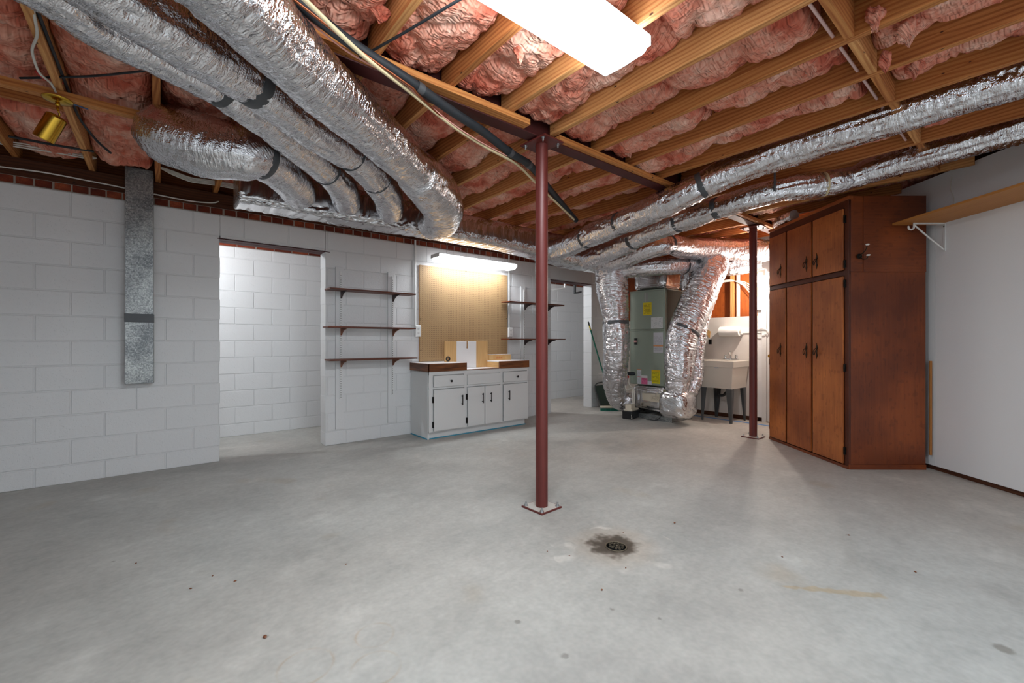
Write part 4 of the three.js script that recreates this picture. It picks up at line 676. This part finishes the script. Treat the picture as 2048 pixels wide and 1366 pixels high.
{ // saw fence standing in the sunken part of the bench
  const t = thing('plywood_fence', 'upright plywood fence with white panel and slot on workbench', 'fence', [0, 0, -0]);
  const v = 4.865, s = new THREE.Shape(); const P = (u, y) => [u, y];
  s.moveTo(...P(2.822, 0.900)); s.lineTo(2.822, 1.164); s.lineTo(3.494, 1.170); s.lineTo(3.494, 0.93); s.quadraticCurveTo(3.50, 0.902, 3.54, 0.902); s.lineTo(3.69, 0.902); s.lineTo(3.69, 0.9); s.lineTo(3.479, 0.9); s.lineTo(3.479, 0.812); s.lineTo(2.971, 0.812); s.lineTo(2.971, 0.9); s.closePath();
  const h = new THREE.Path(); h.absarc(2.868, 0.937, 0.026, 0, 6.2832, true); s.holes.push(h);
  const sl = new THREE.Path(); sl.moveTo(3.148, 1.164); sl.lineTo(3.148, 1.075); sl.absarc(3.157, 1.075, 0.009, Math.PI, 0, false); sl.lineTo(3.166, 1.164); sl.closePath(); s.holes.push(sl);
  const g = uvBox(extrude(s, 0.018, 0.001), 'y', [0.3, 0.2]); g.translate(0, 0, -v); part('board', g, M.ply, t);
  const w = new THREE.Shape(); w.moveTo(2.995, 0.812); w.lineTo(2.995, 1.160); w.lineTo(3.148, 1.1615); w.lineTo(3.148, 1.075); w.absarc(3.157, 1.075, 0.009, Math.PI, Math.PI * 2, false); w.lineTo(3.166, 1.1615); w.lineTo(3.302, 1.163); w.lineTo(3.302, 0.812); w.closePath();
  const q = extrude(w, 0.004, 0.0005); q.translate(0, 0, -v + 0.018); part('white_panel', q, M.laminate, t);
  const ring = new THREE.TorusGeometry(0.026, 0.008, 8, 28); ring.translate(2.868, 0.937, -v + 0.018); part('hose_port', [flat(ring), cyl(0.026, 0.026, 0.02, 2.868, 0.937, -v + 0.004, { rx: Math.PI / 2, open: true })], M.black, t);
}
{ const t = thing('wood_block', 'long pine block with faint orange writing on the right counter', 'block', [3.715, 4.87, 0.899], 0);
  part('block_body', box(0.385, 0.078, 0.04, 0, 0.039, 0, { r: 0.002 }), M.ply, t); part('white_top', box(0.385, 0.004, 0.042, 0, 0.080, 0, { sharp: true }), M.laminate, t);
  const g = new THREE.BoxGeometry(0.2, 0.06, 0.001); const m = part('orange_script', g, std({ roughness: 0.6, map: canvasTex(256, 76, (x, w, h) => { x.fillStyle = '#cf9f63'; x.fillRect(0, 0, w, h); x.strokeStyle = '#c4602c'; x.lineWidth = 5; for (let i = 0; i < 6; i++) { const cx = 70 + i * 24; x.beginPath(); x.arc(cx, 50, 9, 0, 6.28); x.stroke(); if (i % 2 === 0) { x.beginPath(); x.moveTo(cx + 10, 14 + i * 2); x.lineTo(cx + 9, 60); x.stroke(); } } x.fillStyle = '#c0432a'; x.fillRect(226, 4, 9, 12); }) }), t); m.position.set(-0.02, 0.038, 0.0202); }
{ const t = thing('pegboard', 'large tan pegboard on the block wall above workbench', 'pegboard', [0, 0, 0]);
  part('perforated_panel', uvy(2.554, 3.978, 5.017, 5.023, 0.905, 2.135, { r: 0.001 }), M.peg, t);
  part('batten', [uvy(2.556, 2.59, 5.023, WALL, 0.905, 2.133), uvy(3.94, 3.976, 5.023, WALL, 0.905, 2.133), uvy(2.59, 3.94, 5.023, WALL, 2.10, 2.133)], M.pegEdge, t);
  for (const [u, y] of [[3.25, 2.12], [2.57, 1.45], [2.57, 1.05], [3.96, 1.5]]) part('screw', cyl(0.006, 0.006, 0.004, u, y, -5.015, { rx: Math.PI / 2, seg: 8 }), M.bronze, t); }
function conduit(label, u, y, uc) {
  const t = thing('wall_outlet', label, 'outlet', [0, 0, 0], 0, 'outlets beside the pegboard');
  part('outlet_box', uvy(u - 0.038, u + 0.038, 4.997, WALL, y - 0.072, y + 0.072, { r: 0.006 }), M.plastic, t); const p = part('cover_plate', uvy(u - 0.036, u + 0.036, 4.992, 4.998, y - 0.06, y + 0.06, { r: 0.003 }), M.white, t);
  for (const q of [-0.026, 0.026]) part('receptacle', [uvy(u - 0.009, u - 0.005, 4.990, 4.993, y + q - 0.007, y + q + 0.007), uvy(u + 0.005, u + 0.009, 4.990, 4.993, y + q - 0.007, y + q + 0.007), cyl(0.003, 0.003, 0.003, u, y + q - 0.013, -4.9915, { rx: Math.PI / 2, seg: 8 })], M.leg, p);
  part('conduit', cyl(0.012, 0.012, 2.44 - y, uc, (2.44 + y) / 2, -5.026), M.white, t);
}
conduit('white outlet box and conduit on the left edge of the pegboard', 2.526, 1.293, 2.498);
conduit('white outlet box and conduit on the right edge of the pegboard', 4.022, 1.294, 4.012);
// shelves on slotted standards; the boards and their brackets rest on the standards
function standards(name, label, us, y0, y1, group) { const t = thing(name, label, 'shelf standard', [0, 0, 0], 0, group);
  for (const u of us) { part('backing_board', uvy(u, u + 0.088, 5.028, WALL - 0.001, y0, y1), M.block, t);
    const sl = []; const n = Math.floor((y1 - y0 - 0.42) / 0.0254); for (let i = 0; i < n; i++) sl.push(uvy(u + 0.052, u + 0.058, 5.0155, 5.0165, y0 + 0.35 + i * 0.0254 + 0.004, y0 + 0.35 + i * 0.0254 + 0.016, { sharp: true }));
    const s = part('slotted_standard', uvy(u + 0.044, u + 0.066, 5.0162, 5.028, y0 + 0.34, y1 - 0.05), M.white, t); part('slots', sl, M.leg, s).userData.kind = 'stuff'; } }
standards('shelf_standard', 'pair of white slotted standards carrying the shelves left of pegboard', [1.525, 2.14], 0.172, 2.0, 'shelf standards');
standards('shelf_standard', 'pair of white slotted standards carrying the shelves right of pegboard', [4.25, 4.74], 0.3, 2.0, 'shelf standards');
function wallShelf(label, u0, u1, y, us, mb) {
  const t = thing('wall_shelf', label, 'shelf', [0, 0, 0], 0, 'short brown wall shelves');
  part('board', uvy(u0, u1, 4.808, 5.005, y, y + 0.017, { off: [y * 3, u0] }), M.shelfBrown, t);
  for (const u of us) { const s = new THREE.Shape(); s.moveTo(0, 0); s.lineTo(0.17, 0); s.lineTo(0.17, -0.012); s.quadraticCurveTo(0.05, -0.025, 0.02, -0.075); s.lineTo(0, -0.078); s.closePath();
    const g = extrude(s, 0.014, 0.002); g.rotateY(-Math.PI / 2); g.translate(u + 0.062, y - 0.001, -5.012); part('bracket', g, mb, t); }
}
wallShelf('top brown shelf of the three left of the pegboard', 1.40, 2.40, 1.722, [1.525, 2.14], M.bracket);
wallShelf('middle brown shelf of the three left of the pegboard', 1.38, 2.40, 1.308, [1.525, 2.14], M.bracketBrown);
wallShelf('lowest brown shelf of the three left of the pegboard', 1.40, 2.42, 0.950, [1.525, 2.14], M.bracketBrown);
wallShelf('upper brown shelf right of the pegboard behind the front post', 3.85, 4.96, 1.722, [4.25, 4.74], M.bracket);
wallShelf('lower brown shelf right of the pegboard behind the front post', 3.845, 4.985, 1.185, [4.25, 4.74], M.bracket);

// ---------------------------------------------------------------- lamps
function wrapFixture(name, label, u0, u1, v0, v1, yTop, h, L, power, group) {
  const t = thing(name, label, 'ceiling light', [(u0 + u1) / 2, (v0 + v1) / 2, yTop], 0, group);
  const w = v1 - v0, l = u1 - u0;
  part('metal_pan', box(l, 0.018, w * 0.94, 0, -0.009, 0, { r: 0.003 }), M.white, t);
  const s = new THREE.Shape(); const q = (x, y) => [x * w, y]; s.moveTo(...q(-0.5, -0.012)); s.lineTo(...q(0.5, -0.012)); s.lineTo(...q(0.49, -h * 0.45)); s.quadraticCurveTo(...q(0.46, -h * 0.86), ...q(0.38, -h * 0.95)); s.quadraticCurveTo(...q(0.15, -h * 0.99), 0, -h); s.quadraticCurveTo(...q(-0.15, -h * 0.99), ...q(-0.38, -h * 0.95)); s.quadraticCurveTo(...q(-0.46, -h * 0.86), ...q(-0.49, -h * 0.45)); s.closePath();
  const g = extrude(s, l - 0.012, 0.014, { seg: 6 }); g.translate(0, 0, -(l - 0.012) / 2); g.rotateY(Math.PI / 2); part('lamp_lens', g, glow(L), t);
  for (const x of [-1, 1]) part('end_cap', box(0.006, h * 0.55, w * 0.97, x * (l / 2 - 0.001), -h * 0.32, 0, { r: 0.003 }), M.white, t);
  const a = new THREE.RectAreaLight(L.color, power, l - 0.08, w * 0.8); a.position.set(0, -h - 0.004, 0); a.rotation.x = -Math.PI / 2; t.add(a);
  return t;
}
wrapFixture('ceiling_light', 'long glowing fluorescent fixture on the joists left of the front post', 0.56, 1.785, 1.165, 1.452, JB - 0.001, 0.09, LIGHT.ceiling, LIGHT.ceiling.intensity, 'fluorescent ceiling fixtures');
wrapFixture('ceiling_light', 'unseen fluorescent fixture on the joists behind the camera, lighting floor and walls', -1.5, -0.28, -2.3, -2.01, JB - 0.001, 0.09, LIGHT.unseenRear, LIGHT.unseenRear.intensity, 'fluorescent ceiling fixtures');
wrapFixture('ceiling_light', 'unseen fluorescent fixture behind the camera on the right, lighting floor and walls', 0.9, 2.12, -2.0, -1.71, JB - 0.001, 0.09, LIGHT.unseenRear, LIGHT.unseenRear.intensity, 'fluorescent ceiling fixtures');
{ const t = wrapFixture('shop_light', 'glowing fluorescent shop light hanging over the pegboard', 2.672, 3.925, 4.725, 4.945, 2.262, 0.082, LIGHT.bench, LIGHT.bench.intensity);
  for (const x of [-0.45, -0.15, 0.25, 0.5]) part('hanger_wire', cyl(0.0025, 0.0025, 0.33, x, 0.165, -0.02, { seg: 6 }), M.zinc, t); }
function unseenStoreBulb(label, u, v, y) {
  const t = thing('unseen_store_bulb', label, 'lamp', [u, v, y], 0, 'unseen bulbs in the store rooms'); part('lamp_holder', [cyl(0.05, 0.06, 0.03, 0, 0.075, 0), cyl(0.022, 0.022, 0.04, 0, 0.045, 0), cyl(0.006, 0.006, DECK - y - 0.09, 0, (DECK - y + 0.09) / 2, 0)], M.porcelain, t);
  part('light_bulb', ball(0.035, 0, 0, 0), glow(LIGHT.unseenStoreBulb), t); const l = new THREE.PointLight(LIGHT.unseenStoreBulb.color, LIGHT.unseenStoreBulb.intensity, 0, 2); l.shadow.radius = 1.5; l.castShadow = true; t.add(l);
}
unseenStoreBulb('unseen bulb inside the store room left of its doorway, lighting the wall', -0.15, 5.50, 2.26);
unseenStoreBulb('unseen bulb inside the far store room left of its doorway, lighting the wall', 4.55, 5.72, 2.28);
{ const t = thing('spot_lamp', 'polished brass spot lamp hanging tilted from a pine strip', 'lamp', [-0.461, 3.59, JB - 0.045]);
  part('canopy', lathe([[0.001, -0.022], [0.03, -0.02], [0.058, -0.012], [0.066, -0.004], [0.066, 0]], 32), M.brass, t);
  part('swivel', [ball(0.012, 0, -0.03, 0), cyl(0.006, 0.006, 0.03, 0, -0.045, 0), tube([[0, -0.05, 0.0], [0.004, -0.07, 0.008], [0.008, -0.085, 0.002], [0.004, -0.098, 0.0]], 0.005)], M.brass, t);
  const g = new THREE.LatheGeometry([[0.001, 0.002], [0.03, 0], [0.044, -0.006], [0.047, -0.016], [0.047, -0.155], [0.0445, -0.157], [0.0445, -0.02], [0.001, -0.012]].map((p) => new THREE.Vector2(...p)), 32);
  const s = part('shade', g, M.brass, t); s.position.set(0.0, -0.095, 0); s.rotation.set(0.22, 0, -0.40); const d = part('inner_baffle', cyl(0.044, 0.044, 0.01, 0, -0.12, 0), M.black, s); d.position.y = 0; }
one('wood_strip', 'thin pine strip across the joists carrying the brass lamp', 'strip', uvy(-1.7, 0.012, 3.56, 3.62, JB - 0.044, JB - 0.001, { off: [0.2, 0.3] }), M.strip);
one('wood_strip', 'short pine board between joists behind the brass lamp', 'strip', uvy(-0.86, -0.47, 3.865, 3.90, JB + 0.004, JB + 0.14), M.joist[1]);
{ const t = thing('lamp_wire', 'loose white wire with red connectors above the brass lamp', 'wire', [0, 0, 0]);
  part('cable', tube([V3(-0.43, 2.72, 2.62), V3(-0.445, 2.95, 2.59), V3(-0.50, 3.2, 2.615), V3(-0.50, 3.36, 2.585), V3(-0.475, 3.5, 2.60), V3(-0.461, 3.585, 2.575)], 0.006), M.cable, t);
  part('wire_nut', tube([V3(-0.515, 3.40, 2.60), V3(-0.49, 3.46, 2.598)], 0.008, 6), M.red, t); part('wire_nut', tube([V3(-0.455, 3.49, 2.61), V3(-0.43, 3.51, 2.625)], 0.006, 6), M.red, t); part('blue_tail', tube([V3(-0.40, 3.60, 2.553), V3(-0.34, 3.62, 2.552)], 0.004, 8), M.blueWire, t); }

// ---------------------------------------------------------------- pipes, cables and the galvanised duct
{ const t = thing('galvanized_duct', 'flat galvanised metal duct hanging in front of the block wall', 'duct', [0, 0, 0]);
  part('upper_section', uvy(-0.237, -0.048, 4.955, 5.043, 1.395, 2.66, { long: 'y', r: 0.003 }), M.galv, t); part('lower_section', uvy(-0.239, -0.045, 4.953, 5.043, 0.795, 1.335, { long: 'y', r: 0.003, off: [0.3, 0.2] }), M.galv, t);
  part('tape_band', uvy(-0.241, -0.044, 4.951, 5.044, 1.325, 1.40, { r: 0.004 }), M.tape, t); }
one('insulated_pipe', 'thick black insulated pipe hung under the steel beam', 'pipe', tube([V3(0.1, 1.74, 2.53), V3(0.416, 1.887, 2.52), V3(0.67, 1.998, 2.52), V3(0.988, 2.085, 2.515), V3(1.321, 2.19, 2.505), V3(1.60, 2.27, 2.50), V3(1.93, 2.39, 2.49), V3(2.2, 2.498, 2.51), V3(2.70, 2.80, 2.52), V3(3.3, 3.15, 2.525), V3(3.62, 3.33, 2.52)], 0.027, 120, 14), M.rubber);
for (const [u, v, y, a, n] of [[1.07, 2.11, 2.512, 0.3, 'first'], [1.905, 2.38, 2.49, 0.42, 'second'], [2.17, 2.485, 2.508, 0.5, 'third']]) { const g = cyl(0.0305, 0.0305, 0.045, 0, 0, 0, { rz: Math.PI / 2, open: true }); g.rotateY(a); g.translate(u, y, -v); one('pipe_tie', `grey tape tie round the black pipe, ${n} from the left`, 'tape', g, M.tape, 'tape ties on the black pipe'); }
one('white_cable', 'thick cream cable running beside the black insulated pipe', 'cable', tube([V3(0.2, 1.68, 2.50), V3(0.434, 1.807, 2.48), V3(0.714, 1.98, 2.478), V3(1.007, 2.11, 2.476), V3(1.356, 2.255, 2.46), V3(1.66, 2.335, 2.445), V3(1.93, 2.42, 2.46), V3(2.1, 2.50, 2.475), V3(2.5, 2.72, 2.48), V3(3.5, 3.25, 2.49)], 0.010, 110, 10), M.cableTan);
one('copper_pipe', 'thin copper line following the black insulated pipe', 'pipe', tube([V3(0.3, 1.80, 2.49), V3(0.70, 1.975, 2.488), V3(1.02, 2.08, 2.478), V3(1.08, 2.12, 2.475), V3(1.45, 2.30, 2.455), V3(1.86, 2.40, 2.462), V3(2.2, 2.53, 2.48), V3(3.5, 3.28, 2.49)], 0.006, 100, 8), M.copper);
one('control_wire', 'thin pink wire twisted along the black insulated pipe', 'wire', tube([V3(0.35, 1.86, 2.485), V3(0.67, 2.02, 2.487), V3(0.95, 2.07, 2.484), V3(1.08, 2.13, 2.478), V3(1.35, 2.24, 2.462), V3(1.6, 2.30, 2.445), V3(1.88, 2.385, 2.46)], 0.004, 80, 6), M.pink);
one('black_rod', 'straight black cable crossing the joists beside the fixture', 'cable', tube([V3(0.755, 2.115, 2.545), V3(0.85, 1.83, 2.55), V3(0.98, 1.45, 2.57)], 0.006, 10, 8), M.rubber);
one('black_cable', 'taut black cable above the brass lamp', 'cable', tube([V3(-0.60, 3.56, 2.61), V3(-0.279, 3.279, 2.612), V3(0.05, 2.90, 2.60), V3(0.3, 2.7, 2.61)], 0.006, 20, 8), M.rubber);
one('black_cable', 'black cable tacked along joist left of the galvanised duct', 'cable', tube([V3(-0.425, 2.5, 2.62), V3(-0.420, 3.4, 2.625), V3(-0.415, 4.0, 2.63), V3(-0.36, 4.35, 2.62), V3(-0.30, 4.55, 2.615)], 0.008, 30, 8), M.rubber);
one('black_cable', 'black cable low on the left crossing near the block wall', 'cable', tube([V3(-0.83, 4.62, 2.61), V3(-0.60, 4.58, 2.60), V3(-0.40, 4.55, 2.60)], 0.009, 16, 8), M.rubber);
one('white_cable', 'white cable clipped along the sill above the block wall', 'cable', tube([V3(-1.314, 5.044, 2.494), V3(-0.953, 5.044, 2.498), V3(-0.717, 5.044, 2.510), V3(-0.398, 5.044, 2.500), V3(-0.258, 5.044, 2.493), V3(-0.143, 5.044, 2.488), V3(-0.039, 5.044, 2.482), V3(0.213, 5.044, 2.473), V3(0.384, 5.044, 2.490), V3(0.434, 5.044, 2.512)], 0.006, 60, 8), M.cable);
{ const t = thing('cable_bundle', 'bundle of white cables over the wall left of foil elbow', 'cable', [0, 0, 0]);
  for (let i = 0; i < 3; i++) part('cable', tube([V3(-1.25, 4.9, 2.645 + i * 0.017), V3(-0.90, 4.9, 2.63 + i * 0.015), V3(-0.682, 4.9, 2.64 + i * 0.016), V3(-0.46, 4.9, 2.645 + i * 0.012), V3(-0.41, 4.9, 2.66)], 0.006, 36, 8), M.cable, t); }
{ const t = thing('cable_bundle', 'bundle of white cables sagging under joists behind the foil elbow', 'cable', [0, 0, 0]);
  for (let i = 0; i < 4; i++) part('cable', tube([V3(-0.02, 4.86, 2.68), V3(0.08, 4.88, 2.64 + i * 0.010), V3(0.22, 4.9, 2.612 + i * 0.012), V3(0.36, 4.9, 2.622 + i * 0.012), V3(0.6, 4.92, 2.632 + i * 0.012), V3(0.8, 4.92, 2.66)], 0.006, 36, 8), M.cable, t); }
one('water_pipe', 'thin pale pink plastic pipe passing through the right joists', 'pipe', tube([V3(2.1, 0.66, 2.645), V3(3.0, 0.66, 2.648), V3(4.0, 0.66, 2.645), V3(4.85, 0.66, 2.647)], 0.0075, 40, 10), M.pex);

// store room pieces seen through the far doorway
{ const t = thing('pipe_bracket', 'pale hanging shelf bracket inside the far doorway', 'bracket', [0, 0, 0]);
  part('hanger', uvy(5.785, 5.82, 5.60, 5.625, 2.135, DECK - 0.001), M.white, t); part('arm', tube([V3(5.80, 5.61, 2.145), V3(5.62, 5.62, 2.11), V3(5.40, 5.64, 2.08)], 0.016, 10, 8), M.white, t); part('brace', tube([V3(5.40, 5.64, 2.08), V3(5.36, 5.64, 2.06)], 0.016, 4, 8), M.white, t); }
{ const t = thing('pipe_bracket', 'dark grey hanging bracket inside the far doorway', 'bracket', [0, 0, 0]);
  part('hanger', uvy(6.05, 6.09, 5.60, 5.63, 2.06, DECK - 0.001), M.leg, t); part('arm', tube([V3(6.06, 5.61, 2.075), V3(6.15, 5.62, 2.085), V3(6.26, 5.63, 2.11)], 0.016, 10, 8), M.leg, t); }

// ---------------------------------------------------------------- floor drain and debris
{ const t = thing('floor_drain', 'round rusty floor drain grate in a stained hollow', 'drain', [2.003, 1.538, 0]);
  part('drain_bowl', lathe([[0.0625, 0.001], [0.061, -0.01], [0.05, -0.05], [0.03, -0.09], [0.001, -0.092]], 32), M.hole, t);
  const s = new THREE.Shape(); s.absarc(0, 0, 0.052, 0, 6.2832, false);
  for (const q of [[0.016, 5], [0.036, 11]]) for (let i = 0; i < q[1]; i++) { const a = i / q[1] * 6.2832, h = new THREE.Path(); h.absarc(Math.cos(a) * q[0], Math.sin(a) * q[0], 0.0062, 0, 6.2832, true); s.holes.push(h); }
  const g = extrude(s, 0.006, 0.001, { seg: 10 }); g.rotateX(-Math.PI / 2); const m = part('grate', g, M.drain, t); m.position.set(0, 0.004, 0.002); m.rotation.set(0.03, 0.3, -0.05);
  const rim = new THREE.TorusGeometry(0.058, 0.004, 8, 36); rim.rotateX(Math.PI / 2); part('rim', flat(rim), M.drain, t); }
{ const r = rng(12), g = []; for (const [u, v, s] of [[0.318, 1.931, 0.012], [1.6, 1.31, 0.008], [0.28, 2.473, 0.008], [0.11, 2.53, 0.007], [0.20, 2.60, 0.006], [2.55, 1.50, 0.01], [1.66, 1.74, 0.006], [2.95, 0.42, 0.008], [1.85, 1.36, 0.006], [-0.1, 3.0, 0.007], [3.2, 0.75, 0.008], [1.72, 1.63, 0.005], [2.18, 1.62, 0.005], [0.75, 2.3, 0.006], [2.6, 0.9, 0.006]]) { const q = new THREE.DodecahedronGeometry(s, 0); q.scale(1, 0.35, 0.6); q.rotateY(r() * 6); q.translate(u, s * 0.3, -v); g.push(flat(q)); }
  const d = one('floor_crumbs', 'scattered small crumbs of dirt on the concrete floor', 'debris', g, M.bracketBrown); d.userData.kind = 'stuff'; }

// ----------------------------------------------------------------
scene.traverse((o) => { if (o.isMesh) { o.castShadow = true; o.receiveShadow = true; } });
renderer.render(scene, camera);
